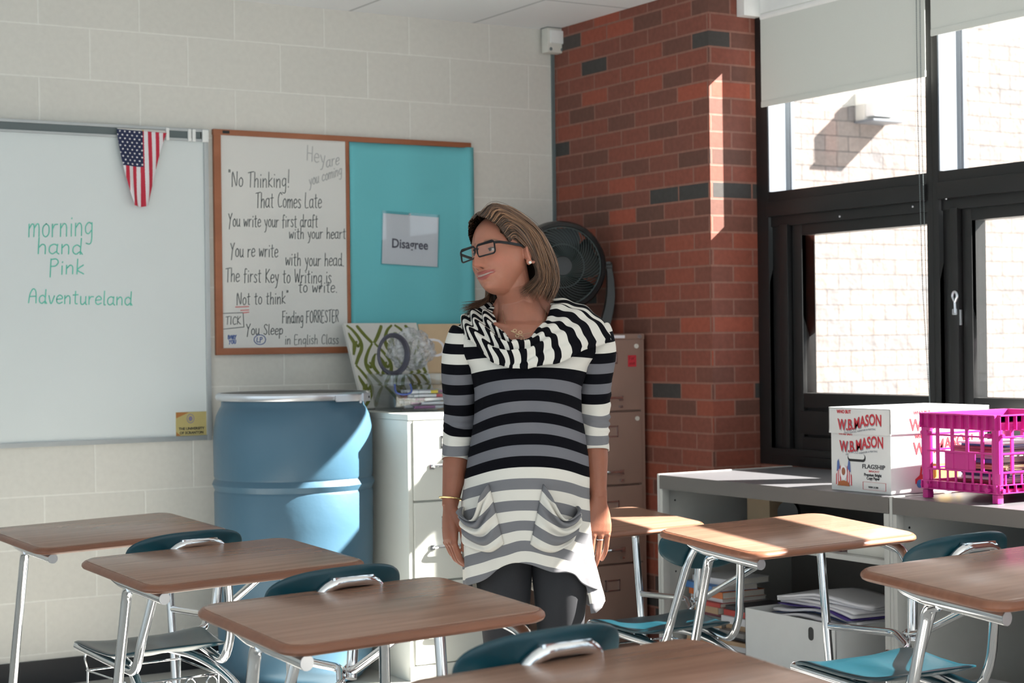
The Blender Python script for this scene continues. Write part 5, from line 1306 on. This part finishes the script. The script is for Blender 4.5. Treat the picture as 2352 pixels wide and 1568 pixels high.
for i, v in enumerate(me.vertices):
    c = arm
    if v.co.z > 1.28 and abs(v.co.x) < 0.14:
        h = HI @ v.co; c = skin
        if h.z < -0.10: c = skin * 0.9
        if h.y < -0.03:
            ax = abs(h.x); m = zc_m(h.x)
            c = c.lerp(blush, 0.5 * gs(ax - 0.042, 0.018) * gs(h.z + 0.028, 0.018) + 0.35 * gs(ax, 0.012) * gs(h.z + 0.038, 0.010))
            wl = sstep(0.034, 0.027, ax)
            up_ = m + 0.0105 * (1 - (ax / 0.038) ** 2); lo_ = m - 0.0125 * (1 - (ax / 0.036) ** 2)
            if wl > 0: c = c.lerp(lip, wl * 0.85 * sstep(lo_ - 0.0012, lo_ + 0.0012, h.z) * (1 - sstep(up_ - 0.0012, up_ + 0.0012, h.z)))
            if ax < 0.027: c = c.lerp(teeth, 1 - sstep(0.0012 * (1 - (ax / 0.030) ** 2), 0.0032 * (1 - (ax / 0.030) ** 2) + 0.0002, abs(h.z - m + 0.0002)))
            if h.y < -0.085: c = c.lerp(Vector((0.10, 0.03, 0.02)), sstep(0.3, 0.85, gs(ax - 0.0085, 0.0035) * gs(h.z + 0.0465, 0.0028)))  # shade of the nostrils painted in as dark spots
            bz = 0.0285 + 0.05 * ax - 3.2 * max(0, ax - 0.034) ** 1.5
            c = c.lerp(brow, 0.9 * gs(h.z - bz, 0.0030) * sstep(0.012, 0.017, ax) * (1 - sstep(0.044, 0.052, ax)))
    buf[i * 4:i * 4 + 4] = (c[0], c[1], c[2], 1)
ca.data.foreach_set('color', buf)
for p in me.polygons: p.use_smooth = True
body = bpy.data.objects.new('body', me); COL.objects.link(body); body.parent = person
# eyes
M_eye = mat('eye_white', (0.36, 0.32, 0.29, 1), 0.2, noise_amt=0.02); M_iris = mat('iris_brown', (0.05, 0.035, 0.025, 1), 0.12)
for s in (-1, 1):
    ec = Vector((0.0272 * s, -0.0688, 0.004))
    f = MB(); f.sph(HM @ ec, 0.0096, 3); e_ = f.build('eye', M_eye, person)
    gz = Vector((-0.02, -1, -0.02)).normalized()
    f = MB(); f.sph(HM @ (ec + gz * 0.0044), 0.0062, 3); f.build('iris', M_iris, e_)
    # lids as thin shells over the ball
    f = MB(); rows = []
    for j in range(6):
        el = R(20 + 14 * j); rows.append([HM @ (ec + Vector((math.sin(a) * math.cos(el), -math.cos(a) * math.cos(el), math.sin(el))) * 0.0106) for a in [R(-75 + 15 * k) for k in range(11)]])
    f.rings(rows, closed=False, cap=False)
    rows = []
    for j in range(5):
        el = R(-24 - 12 * j); rows.append([HM @ (ec + Vector((math.sin(a) * math.cos(el), -math.cos(a) * math.cos(el), math.sin(el))) * 0.0104) for a in [R(-75 + 15 * k) for k in range(11)]])
    f.rings(rows, closed=False, cap=False)
    o = f.build('eyelid', mat('eyelid_skin', (0.40, 0.19, 0.135, 1), 0.5), person); md = o.modifiers.new('s', 'SOLIDIFY'); md.thickness = 0.0008
    f = MB(); f.tube([HM @ (ec + Vector((math.sin(a) * math.cos(R(19)), -math.cos(a) * math.cos(R(19)), math.sin(R(19)))) * 0.0111) for a in [R(-66 + 12 * k) for k in range(12)]], 0.0010, 6); f.build('eyelash', M_ink, person)
# glasses
f = MB(); GY = -0.1065
def lens_loop(s):
    o_ = rr_outline(0.054, 0.034, 0.008, 5); out = []
    for (a, b) in o_:
        x = a + 0.031 * s; z = b + 0.001 + (0.002 if a * s > 0 and b > 0 else 0)
        out.append(Vector((x, GY + 2.4 * x * x, z)))
    return out
glasses = f
for s in (-1, 1):
    f.tube([HM @ p for p in lens_loop(s)], 0.0022, 8, loop=True)
    # browline thicker
    f.tube([HM @ Vector((0.031 * s + a, GY + 2.4 * (0.031 * s + a) ** 2, 0.0165)) for a in (-0.024, -0.012, 0, 0.012, 0.024)], 0.0026, 8)
f.tube([HM @ Vector((a, GY - 0.001, 0.006 + 0.003 * (1 - (a / 0.007) ** 2))) for a in (-0.0075, -0.004, 0, 0.004, 0.0075)], 0.0024, 8)
M_acet = mat('black_acetate', (0.006, 0.006, 0.008, 1), 0.4, spec=0.3)
fr_o = f.build('glasses', M_acet, person)
fr_o['label'] = 'black rectangular glasses'
for s in (-1, 1):
    f = MB(); x0 = 0.058 * s; y0 = GY + 2.4 * x0 * x0
    pts = [Vector((x0, y0, 0.013)), Vector((0.068 * s, y0 + 0.008, 0.013)), Vector((0.076 * s, -0.045, 0.013)), Vector((0.0805 * s, 0.010, 0.012)), Vector((0.0805 * s, 0.030, 0.004)), Vector((0.079 * s, 0.044, -0.012))]
    P = fillet_path(pts, 0.01, False, 4); rows = []
    for p in P: rows.append([HM @ (p + Vector((a * 0.0014, 0, b * 0.0036))) for a, b in ((-1, -1), (1, -1), (1, 1), (-1, 1))])
    f.rings(rows); f.build('temple', M_acet, fr_o)
    f = MB(); lp = lens_loop(s); f.rings([[HM @ p for p in lp], [HM @ (p + Vector((0, 0.001, 0))) for p in lp]]); f.build('lens', M_glass, fr_o)
# earrings, necklace
for s in (-1, 1):
    f = MB(); f.sph(HM @ Vector((0.088 * s, 0.015, -0.036)), 0.0042, 2); f.build('earring', mat('pearl', (0.8, 0.78, 0.74, 1), 0.2), person)

# ------------------------------------------------------------------ hair
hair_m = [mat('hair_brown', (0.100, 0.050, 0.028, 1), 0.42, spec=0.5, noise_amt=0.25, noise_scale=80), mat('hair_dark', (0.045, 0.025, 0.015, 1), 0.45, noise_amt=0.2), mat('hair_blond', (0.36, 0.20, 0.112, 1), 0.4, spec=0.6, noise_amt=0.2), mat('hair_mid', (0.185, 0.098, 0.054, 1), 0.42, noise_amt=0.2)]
def tabv(tab, t):
    for a, b in zip(tab, tab[1:]):
        if a[0] <= t <= b[0]:
            k = (t - a[0]) / (b[0] - a[0]); return Vector(a[1]).lerp(Vector(b[1]), k)
    return Vector(tab[-1][1])
HR = [(0, (0.066, -0.040, 0.022)), (0.1, (0.063, -0.058, 0.046)), (0.2, (0.056, -0.074, 0.068)), (0.33, (0.038, -0.090, 0.088)), (0.46, (0.014, -0.092, 0.102)), (0.6, (-0.012, -0.070, 0.117)), (0.75, (-0.012, -0.020, 0.128)), (1, (-0.004, 0.060, 0.125))]
HL = [(0, (0.075, -0.022, 0.036)), (0.1, (0.075, -0.034, 0.062)), (0.2, (0.070, -0.044, 0.090)), (0.33, (0.055, -0.056, 0.118)), (0.46, (0.038, -0.040, 0.137)), (0.6, (0.030, -0.015, 0.143)), (0.75, (0.035, 0.030, 0.142)), (1, (0.030, 0.100, 0.112))]
H1 = [(0, (0.084, -0.004, 0.022)), (0.1, (0.088, -0.002, 0.036)), (0.2, (0.090, 0.012, 0.055)), (0.33, (0.094, 0.022, 0.064)), (0.5, (0.098, 0.050, 0.070)), (0.75, (0.086, 0.092, 0.068)), (1, (0.042, 0.132, 0.050))]
H2 = [(0, (0.090, 0.030, -0.012)), (0.1, (0.093, 0.032, -0.010)), (0.2, (0.098, 0.040, -0.008)), (0.33, (0.106, 0.056, -0.006)), (0.5, (0.112, 0.092, -0.010)), (0.75, (0.094, 0.136, -0.012)), (1, (0.046, 0.158, -0.016))]
H3 = [(0, (0.096, 0.040, -0.076)), (0.1, (0.100, 0.038, -0.080)), (0.2, (0.106, 0.040, -0.082)), (0.33, (0.114, 0.056, -0.084)), (0.5, (0.118, 0.098, -0.084)), (0.75, (0.092, 0.138, -0.084)), (1, (0.044, 0.156, -0.084))]
H4 = [(0, (0.064, -0.020, -0.130)), (0.1, (0.068, -0.016, -0.136)), (0.2, (0.076, 0.000, -0.142)), (0.33, (0.092, 0.032, -0.142)), (0.5, (0.100, 0.080, -0.140)), (0.75, (0.076, 0.116, -0.136)), (1, (0.036, 0.132, -0.134))]
f = MB(); rnd = random.Random(21)
def lock(f, pts, w, th, mi, root=0.0):
    P = smooth_path(pts, 5); n_ = len(P); rows = []
    C_ = Vector((0, 0.02, 0.02))
    for i, p in enumerate(P):
        t = i / (n_ - 1); T = (P[min(i + 1, n_ - 1)] - P[max(i - 1, 0)]).normalized()
        out = (p - C_); out = (out - T * out.dot(T)); 
        if out.length < 1e-4: out = T.orthogonal()
        out.normalize(); sd = T.cross(out)
        k = (0.55 + 0.45 * math.sin(math.pi * min(1, t * 1.2 + 0.08))) * (1 if t < 0.8 else max(0.12, (1 - t) / 0.2))
        ww, hh = w * k, th * k
        rows.append([HM @ (p + sd * ww * math.cos(a) + out * hh * math.sin(a)) for a in [2 * math.pi * q / 8 for q in range(6)]])
    kq = max(2, int(n_ * root)) if root else 0
    if kq: f.mi = 1; f.rings(rows[:kq + 1], cap=False)  # shadow at the hairline put into the colour of the root end
    f.mi = mi; f.rings(rows[kq:])
NL = 1300
for i in range(NL):
    side_ = 1 if i % 2 == 0 else -1
    t = ((i // 2) * 0.6180339) % 1.0; lay = rnd.random()
    jx = lambda a: Vector((rnd.uniform(-a, a), rnd.uniform(-a, a), rnd.uniform(-a, a)))
    pts = [tabv(HR, t), tabv(HL, t), tabv(H1, t), tabv(H2, t), tabv(H3, t), tabv(H4, t)]
    if side_ < 0:
        pts = [Vector((-p.x * (0.90 if k else 0.92) + (-0.012 if k == 0 and t > 0.4 else 0), p.y + (0.012 if k < 2 else 0), p.z - (0.006 if k == 1 else 0))) for k, p in enumerate(pts)]
        if t < 0.5:    # the far side kicks outwards at the tips
            pts[4] += Vector((-0.002, -0.004, -0.02)); pts[5] += Vector((-0.046 - 0.02 * rnd.random(), -0.020 - 0.02 * rnd.random(), -0.008 + 0.02 * rnd.random()))
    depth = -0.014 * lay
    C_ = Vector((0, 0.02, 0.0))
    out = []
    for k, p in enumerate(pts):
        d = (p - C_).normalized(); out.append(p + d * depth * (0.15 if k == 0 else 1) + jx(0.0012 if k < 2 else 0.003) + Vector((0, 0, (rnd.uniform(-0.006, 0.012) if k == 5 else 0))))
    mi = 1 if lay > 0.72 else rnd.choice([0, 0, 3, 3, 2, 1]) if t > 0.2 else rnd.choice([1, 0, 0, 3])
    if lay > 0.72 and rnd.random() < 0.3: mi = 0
    lock(f, out, rnd.uniform(0.0014, 0.0036), rnd.uniform(0.0009, 0.0018), mi, rnd.uniform(0.06, 0.24) if t < 0.62 and rnd.random() < 0.8 else 0)
# stray wisps
for i in range(16):
    t = rnd.random() * 0.6; pts = [tabv(HR, t), tabv(HL, t), tabv(H1, t), tabv(H2, t)]
    s_ = 1; k_ = rnd.uniform(1.01, 1.05)
    lock(f, [Vector((p.x * s_ * k_, p.y * k_, p.z * (k_ if j else 1) + rnd.uniform(-.004, .006))) for j, p in enumerate(pts)], 0.0007, 0.0006, rnd.choice([2, 3, 0]))
# inner cap so that no scalp shows
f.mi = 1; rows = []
for j in range(12):
    e_ = j / 11; row = []
    for k in range(33):
        a = R(-138 + 276 * k / 32)   # around the back, 0 = straight back
        z = 0.118 - 0.225 * e_ ** 0.9
        r_x = 0.076 * math.sqrt(max(0.02, 1 - max(0, (z - 0.035) / 0.096) ** 2)) + 0.002; r_y = 0.096 * math.sqrt(max(0.02, 1 - max(0, (z - 0.035) / 0.098) ** 2)) + 0.002
        aa = a * (1 if z > 0.045 else 0.46 + 0.54 * sstep(0.0, 0.045, z))
        if z < 0.0: r_x *= 1.02
        row.append(HM @ Vector((r_x * math.sin(aa), 0.016 + r_y * math.cos(aa), z)))
    rows.append(row)
vs_ = [[f.bm.verts.new(p) for p in r_] for r_ in rows]
for a_, b2 in zip(vs_, vs_[1:]):
    for i in range(len(a_) - 1):
        q = f.bm.faces.new((a_[i], a_[i + 1], b2[i + 1], b2[i])); q.material_index = 1; q.smooth = True
q = f.bm.faces.new(vs_[0]); q.material_index = 1
f.build('hair', hair_m, person, sharp=0)

# ------------------------------------------------------------------ clothes
def stripe_mat(name, p, s0, t0, t1, rough=0.85):
    m = bpy.data.materials.new(name); m.use_nodes = True; nt = m.node_tree; N = nt.nodes; L = nt.links; b = N['Principled BSDF']
    at = N.new('ShaderNodeAttribute'); at.attribute_name = 's'
    def mt(op, a, b_=None, c=None):
        n_ = N.new('ShaderNodeMath'); n_.operation = op
        for i_, x in enumerate((a, b_, c)):
            if x is None: continue
            if isinstance(x, (int, float)): n_.inputs[i_].default_value = x
            else: L.new(x, n_.inputs[i_])
        return n_.outputs[0]
    S = at.outputs['Fac']
    fr_ = mt('FRACT', mt('DIVIDE', mt('ADD', mt('SUBTRACT', S, s0), 200 * p), 2 * p))
    par = mt('GREATER_THAN', fr_, 0.5)      # 0 dark band, 1 light band
    lo = mt('GREATER_THAN', S, t0); hi = mt('GREATER_THAN', S, t1)
    white = (0.70, 0.675, 0.625, 1); grey = (0.165, 0.165, 0.185, 1); black = (0.0055, 0.0055, 0.008, 1)
    def mx(fac, a, c):
        n_ = N.new('ShaderNodeMix'); n_.data_type = 'RGBA'; L.new(fac, n_.inputs[0])
        for idx, x in ((6, a), (7, c)):
            if isinstance(x, tuple): n_.inputs[idx].default_value = x
            else: L.new(x, n_.inputs[idx])
        return n_.outputs[2]
    light = mx(hi, mx(lo, white, grey), white); dark = mx(lo, (0.19, 0.19, 0.205, 1), black)
    L.new(mx(par, dark, light), b.inputs['Base Color']); b.inputs['Roughness'].default_value = rough; b.inputs['Specular IOR Level'].default_value = 0.06
    b.inputs['Sheen Weight'].default_value = 0.0
    tc = N.new('ShaderNodeTexCoord'); n2 = N.new('ShaderNodeTexNoise'); n2.inputs['Scale'].default_value = 26; n2.inputs['Detail'].default_value = 3; L.new(tc.outputs['Object'], n2.inputs['Vector'])
    bp = N.new('ShaderNodeBump'); bp.inputs['Strength'].default_value = 0.25; bp.inputs['Distance'].default_value = 0.006; L.new(n2.outputs[0], bp.inputs['Height']); L.new(bp.outputs[0], b.inputs['Normal'])
    return m
PS = 0.0278
M_dress = stripe_mat('striped_jersey', PS, 0.993, 0.993, 1.2431)
M_sleeve = {-1: stripe_mat('striped_sleeve', 0.0265, 1.125, 1.072, 1.2574), 1: stripe_mat('striped_sleeve', 0.0265, 1.096, 1.149, 1.262)}
M_cowl = stripe_mat('striped_cowl', 0.5, 0.0, -100, -99)
def cloth(name, rows, srow, m, closed=True, thick=0.0022, parent=person, label=None):
    verts = [p for r_ in rows for p in r_]; n = len(rows[0]); faces = []
    for j in range(len(rows) - 1):
        for i in range(n if closed else n - 1):
            a = j * n + i; b = j * n + (i + 1) % n; faces.append((a, b, b + n, a + n))
    me = bpy.data.meshes.new(name); me.from_pydata([tuple(v) for v in verts], [], faces); me.materials.append(m)
    at = me.attributes.new('s', 'FLOAT', 'POINT'); at.data.foreach_set('value', [x for r_ in srow for x in r_])
    for p in me.polygons: p.use_smooth = True
    o = bpy.data.objects.new(name, me); COL.objects.link(o); o.parent = parent
    md = o.modifiers.new('t', 'SOLIDIFY'); md.thickness = thick; md.offset = 0
    if label: o['label'] = label
    return o
# tunic
def dress_pt(a, z):
    """a: 0 = front (-y), growing towards her left (+x)"""
    xc, hx, yc, hy = lerp_tab(DR, z); sa, ca_ = math.sin(a), math.cos(a); p = 2.35
    x = hx * math.copysign(abs(sa) ** (2 / p), sa); y = -hy * math.copysign(abs(ca_) ** (2 / p), ca_)
    if ca_ > 0:
        y -= 0.018 * gs(z - 1.175, 0.05) * (gs(x - 0.062, 0.05) + gs(x + 0.062, 0.05)) * ca_
        y -= 0.014 * gs(z - 0.98, 0.09) * gs(x, 0.09)
    fl = sstep(1.05, 0.66, z)
    rip = fl * (0.010 * math.sin(5 * a + 0.6) + 0.005 * math.sin(11 * a + 1.9 + 5 * z))
    w_ = 1 + rip / 0.15
    wr = 0.0022 * math.sin(40 * z + 3 * x * 20) * gs(z - 1.1, 0.12)
    return Vector((xc + x * w_, yc + y * w_ + wr, z))
rows, ss = [], []
NA, NZ = 144, 130
for j in range(NZ + 1):
    row, sr = [], []
    for i in range(NA):
        a = 2 * math.pi * i / NA; sa, ca_ = math.sin(a), math.cos(a)
        front = 1 if ca_ > 0 else 0.0
        hem = 0.736 - 0.066 * abs(sa) ** 2.2 - (0.075 * sstep(0.15, -0.3, ca_)) - 0.008 * math.sin(6 * a)
        if ca_ > 0: hem += 0.012 * gs(a if a < math.pi else a - 2 * math.pi, 0.25)
        zt_ = 1.372 - 0.095 * sstep(0.55, 0.97, ca_); t = j / NZ; zz = zt_ + (hem - zt_) * t
        row.append(dress_pt(a, zz))
        sag = 0.038 * sa * sa if ca_ > 0 else 0.038
        low = sstep(0.95, 0.70, zz) * 0.022 * abs(sa) ** 1.5
        sr.append(zz + sag * sstep(1.33, 1.1, zz) - 0.0 + low * 0.6 - 0.010 * gs(sa, .18) * (ca_ > 0) * sstep(0.92, 0.78, zz))
    rows.append(row); ss.append(sr)
tunic = cloth('tunic', rows, ss, M_dress)
# sleeves
for s in (-1, 1):
    zend = 1.000 if s < 0 else 1.019
    P = smooth_path([Vector(q) for q in ARM[s]], 24); P = [p for p in P if p.z > zend]
    n_ = len(P); rows, ss = [], []
    for i, p in enumerate(P):
        t = i / (n_ - 1)
        T = (P[min(i + 1, n_ - 1)] - P[max(i - 1, 0)]).normalized(); u = Vector((1, 0, 0)); u = (u - T * u.dot(T)).normalized(); v = T.cross(u)
        r0 = 0.056 * math.sqrt(max(0.0, 1 - (1 - min(1, t / 0.10)) ** 2)) + 0.001; r0 = r0 - 0.0070 * sstep(0.10, 0.25, t); r0 = r0 - 0.0095 * sstep(0.25, 0.75, t) - 0.003 * sstep(0.7, 1.0, t)
        wr = 0.0030 * math.sin(p.z * 330) * gs(p.z - 1.085, 0.035) + 0.0018 * math.sin(p.z * 210 + 1) * gs(p.z - 1.15, 0.04)
        row, sr = [], []
        for k in range(48):
            a = 2 * math.pi * k / 48
            rr = r0 + wr * (0.6 + 0.4 * math.sin(a * 2 + s)) + 0.0012 * math.sin(a * 5 + p.z * 40)
            q = p + u * rr * math.cos(a) + v * rr * math.sin(a); row.append(q)
            sr.append(q.z + 0.006 * math.sin(a) + 0.012 * gs(p.z - 1.085, 0.03) * math.sin(a + 1) )
        rows.append(row); ss.append(sr)
    cloth('sleeve', rows, ss, M_sleeve[s])
# draped cowl collar
CI = [(-180, (-0.022, 0.060, 1.415)), (-135, (-0.082, 0.040, 1.408)), (-90, (-0.098, -0.012, 1.388)), (-60, (-0.088, -0.055, 1.362)), (-35, (-0.066, -0.085, 1.330)), (-10, (-0.046, -0.108, 1.302)), (10, (-0.028, -0.108, 1.304)), (35, (0.004, -0.100, 1.325)), (65, (0.040, -0.068, 1.362)), (95, (0.058, -0.018, 1.402)), (135, (0.045, 0.040, 1.420)), (180, (-0.022, 0.060, 1.415))]
CO = [(-180, (0.0, 0.115, 1.345)), (-135, (-0.120, 0.085, 1.352)), (-90, (-0.190, 0.005, 1.338)), (-60, (-0.162, -0.085, 1.322)), (-35, (-0.105, -0.132, 1.272)), (-10, (-0.052, -0.152, 1.243)), (10, (-0.010, -0.152, 1.243)), (35, (0.062, -0.148, 1.258)), (65, (0.140, -0.118, 1.288)), (95, (0.212, -0.035, 1.312)), (120, (0.208, 0.030, 1.335)), (150, (0.12, 0.10, 1.35)), (180, (0.0, 0.115, 1.345))]
def tabc(tab, a):
    for p, q in zip(tab, tab[1:]):
        if p[0] <= a <= q[0]:
            k = (a - p[0]) / (q[0] - p[0]); k = k * k * (3 - 2 * k) * 0.5 + k * 0.5; return Vector(p[1]).lerp(Vector(q[1]), k)
rows, ss = [], []
NT, NC = 44, 240
for j in range(NT + 1):
    t = j / NT; row, sr = [], []
    for i in range(NC):
        a = -180 + 360 * i / NC; A, B = tabc(CI, a), tabc(CO, a)
        p = A.lerp(B, t); outw = Vector((B.x - A.x, B.y - A.y, 0)).normalized()
        left = sstep(20, -40, a) * sstep(-150, -100, a)
        bulge = 0.020 * math.sin(math.pi * t) ** 0.8
        p += Vector((0, 0, 1)) * bulge * 1.15 + outw * bulge * 0.7
        # hanging folds: rope-like waves parallel to the neckline, strongest at the front and on her right
        amp = 0.0030 + 0.0070 * gs(a + 8, 45) + 0.0055 * left
        ph = 2 * math.pi * (3.2 * t + 0.5 * math.sin(R(a) * 2))
        p += (outw * 0.6 + Vector((0, 0, 0.8))) * amp * math.sin(ph) * sstep(0, 0.12, t) * (1 - 0.4 * t)
        p += Vector((0, 0, 1)) * 0.003 * math.sin(R(a) * 9 + 4 * t)
        if t > 0.96: p -= Vector((0, 0, 0.004)) + outw * 0.004
        row.append(p)
        # radial bands; narrower on the gathered side
        q = a
        sidx = q / 18.0 if q > 0 else q / 14.0
        sidx += (0.42 * math.sin(ph + 0.8) * (0.12 + left) * 0.5) + (0.35 * (t - 0.5) if q > 20 else -0.25 * (t - .5))
        sr.append(sidx)
    rows.append(row); ss.append(sr)
cloth('cowl_collar', rows, ss, M_cowl, thick=0.003)
# slouchy pockets with draped openings
def pocket(apex_x, s):
    rows, ss = [], []
    n1, n2 = 40, 46
    for j in range(n2 + 1):
        v = j / n2; row, sr = [], []
        for i in range(n1 + 1):
            u = i / n1    # 0 inner seam, 1 outer
            # outline on the tunic front, x measured outward from the inner seam
            zi = 0.945 - 0.125 * v - 0.0 ; 
            x_in = apex_x + s * (-0.034 * v); x_out = apex_x + s * (0.086 + 0.016 * math.sin(math.pi * v) - 0.012 * v)
            lim = lerp_tab(DR, 0.86); x_out = max(lim[0] - 0.89 * lim[1], min(lim[0] + 0.94 * lim[1], x_out))
            x = x_in + (x_out - x_in) * u
            zt = 0.950 - 0.062 * u - 0.058 * math.sin(math.pi * min(1, u * 1.02)) ** 1.2     # drooping opening
            zb = 0.812 + (-0.036) * math.sin(math.pi * (0.12 + 0.80 * u))
            z = zt + (zb - zt) * v
            xc, hx, yc, hy = lerp_tab(DR, z); r_ = max(-0.995, min(0.995, (x - xc) / hx)); a = math.asin(math.copysign(abs(r_) ** (2.35 / 2), r_)); P0 = dress_pt(a, z)
            nrm = Vector((math.sin(a) * 0.8, -math.cos(a), 0)).normalized()
            edge = min(1, u / 0.14) * min(1, (1 - u) / 0.14); b = 0.026 * edge ** 0.7 * (1 - 0.55 * v) + 0.0035
            fold = (0.0085 * math.sin(2 * math.pi * (4.2 * v ** 0.75 + 0.25 * u)) * (1 - 0.75 * v) + 0.003 * math.sin(9 * u + 14 * v)) * edge
            if v > 0.93: b *= (1 - v) / 0.07 * 0.9 + 0.1
            q = P0 + nrm * (b + fold); row.append(q)
            sr.append(z + 0.055 * math.sin(math.pi * u) * (1 - 0.5 * v) - 0.012 * u + 0.004)
        rows.append(row); ss.append(sr)
    cloth('pocket', rows, ss, M_dress, closed=False, thick=0.003)
pocket(-0.122 + 0.008, -1) if False else None
pocket(-0.090, -1) if False else None
def pocket2(x0, s):
    pocket(x0, s)
pocket2(-0.110, -1); pocket2(0.026, 1)
# dark lining panel hanging lower at the sides and back
rows, ss = [], []
for j in range(12):
    row, sr = [], []
    for i in range(40):
        a = R(62 + 236 * i / 39); z = 0.76 - (0.115 + 0.022 * math.sin(a * 7) + 0.02 * abs(math.sin(a))) * j / 11
        p = dress_pt(a, max(z, 0.645)); p.z = z; row.append(Vector((p.x * 0.985 + (0.018 if math.sin(a) > 0.6 else 0) * j / 11, p.y * 0.96 + 0.01, z))); sr.append(0.0)
    rows.append(row); ss.append(sr)
cloth('tunic_back_panel', rows, [[z_[2] for z_ in r_] for r_ in rows], M_dress, closed=False)
# leggings and shoes
f = MB()
M_leg = mat('charcoal_leggings', (0.018, 0.019, 0.024, 1), 0.8, noise_amt=0.2, noise_scale=300)
for s in (-1, 1): limb(f, LEG[s], [q + 0.002 for q in LR], 32)
f.rings([ell_ring((-0.004, 0, z), hx, hy, 40, 2.4) for z, hx, hy in ((0.80, 0.142, 0.095), (0.86, 0.148, 0.112), (0.94, 0.145, 0.112), (1.0, 0.138, 0.105))])
f.build('leggings', M_leg, person, 0)
for s in (-1, 1):
    f = MB(); x = LEG[s][-1][0]
    f.tube(smooth_path([(x, 0.075, 0.040), (x, 0.04, 0.045), (x, -0.01, 0.044), (x + 0.005 * s, -0.08, 0.034), (x + 0.009 * s, -0.15, 0.027), (x + 0.009 * s, -0.175, 0.022)], 4), [0.024, 0.036, 0.040, 0.043, 0.041, 0.041, 0.043, 0.044, 0.044, 0.043, 0.042, 0.041, 0.040, 0.039, 0.037, 0.034, 0.031, 0.028, 0.025, 0.020, 0.012][:21], 20)
    for v in f.bm.verts: v.co.z = max(v.co.z, 0.004)
    f.build('shoe', M_dblack, person, 0)
# bracelet, ring, necklace
def oloop(c, T, r1, r2, rad, m, name, n=28):
    f = MB(); T = Vector(T).normalized(); u = Vector((1, 0, 0)); u = (u - T * u.dot(T)).normalized(); v = T.cross(u)
    f.tube([Vector(c) + u * r1 * math.cos(a) + v * r2 * math.sin(a) for a in [2 * math.pi * k / n for k in range(n)]], rad, 8, loop=True); return f.build(name, m, person)
oloop((-0.2125, -0.0245, 0.905), (-0.12, -0.2, -1), 0.0285, 0.0275, 0.0022, M_gold, 'bracelet')
wr_ = Vector(w_l); D = Vector((-0.07, -0.06, -1)).normalized(); A = Vector((0.93, 0.36, -0.07)).normalized(); N_ = Vector((0.34, -0.94, 0.04)).normalized()
ang = 0.36 * 0.45; d_ = (D * math.cos(ang) - N_ * math.sin(ang)).normalized()
oloop(wr_ + D * 0.089 + A * 0.0098 + N_ * 0.002 + d_ * 0.017, d_, 0.0088, 0.0088, 0.0013, M_steel, 'ring', 20)
f = MB()
ch = [(-0.072, -0.018, 1.400), (-0.066, -0.060, 1.362), (-0.048, -0.088, 1.338), (-0.030, -0.098, 1.326)]
M_chain = mat('fine_gold', (0.75, 0.6, 0.38, 1), 0.3, 0.9)
f.tube(smooth_path(ch, 5), 0.0006, 6); f.tube(smooth_path([(-0.030, -0.098, 1.326), (0.004, -0.092, 1.334), (0.032, -0.06, 1.36), (0.045, -0.02, 1.40)], 5), 0.0006, 6)
n_ = f.build('necklace', M_chain, person)
f = MB(); f.tube([(-0.050, -0.100, 1.337), (-0.036, -0.104, 1.330), (-0.018, -0.106, 1.322)], 0.0010, 6)
for (x, z) in ((-0.040, 1.338), (-0.034, 1.324), (-0.026, 1.333), (-0.020, 1.316)):
    f.tube([(x + 0.0045 * math.cos(a), -0.105, z + 0.0032 * math.sin(a)) for a in [2 * math.pi * k / 12 for k in range(12)]], 0.0008, 5, loop=True)
f.build('pendant', M_chain, n_)
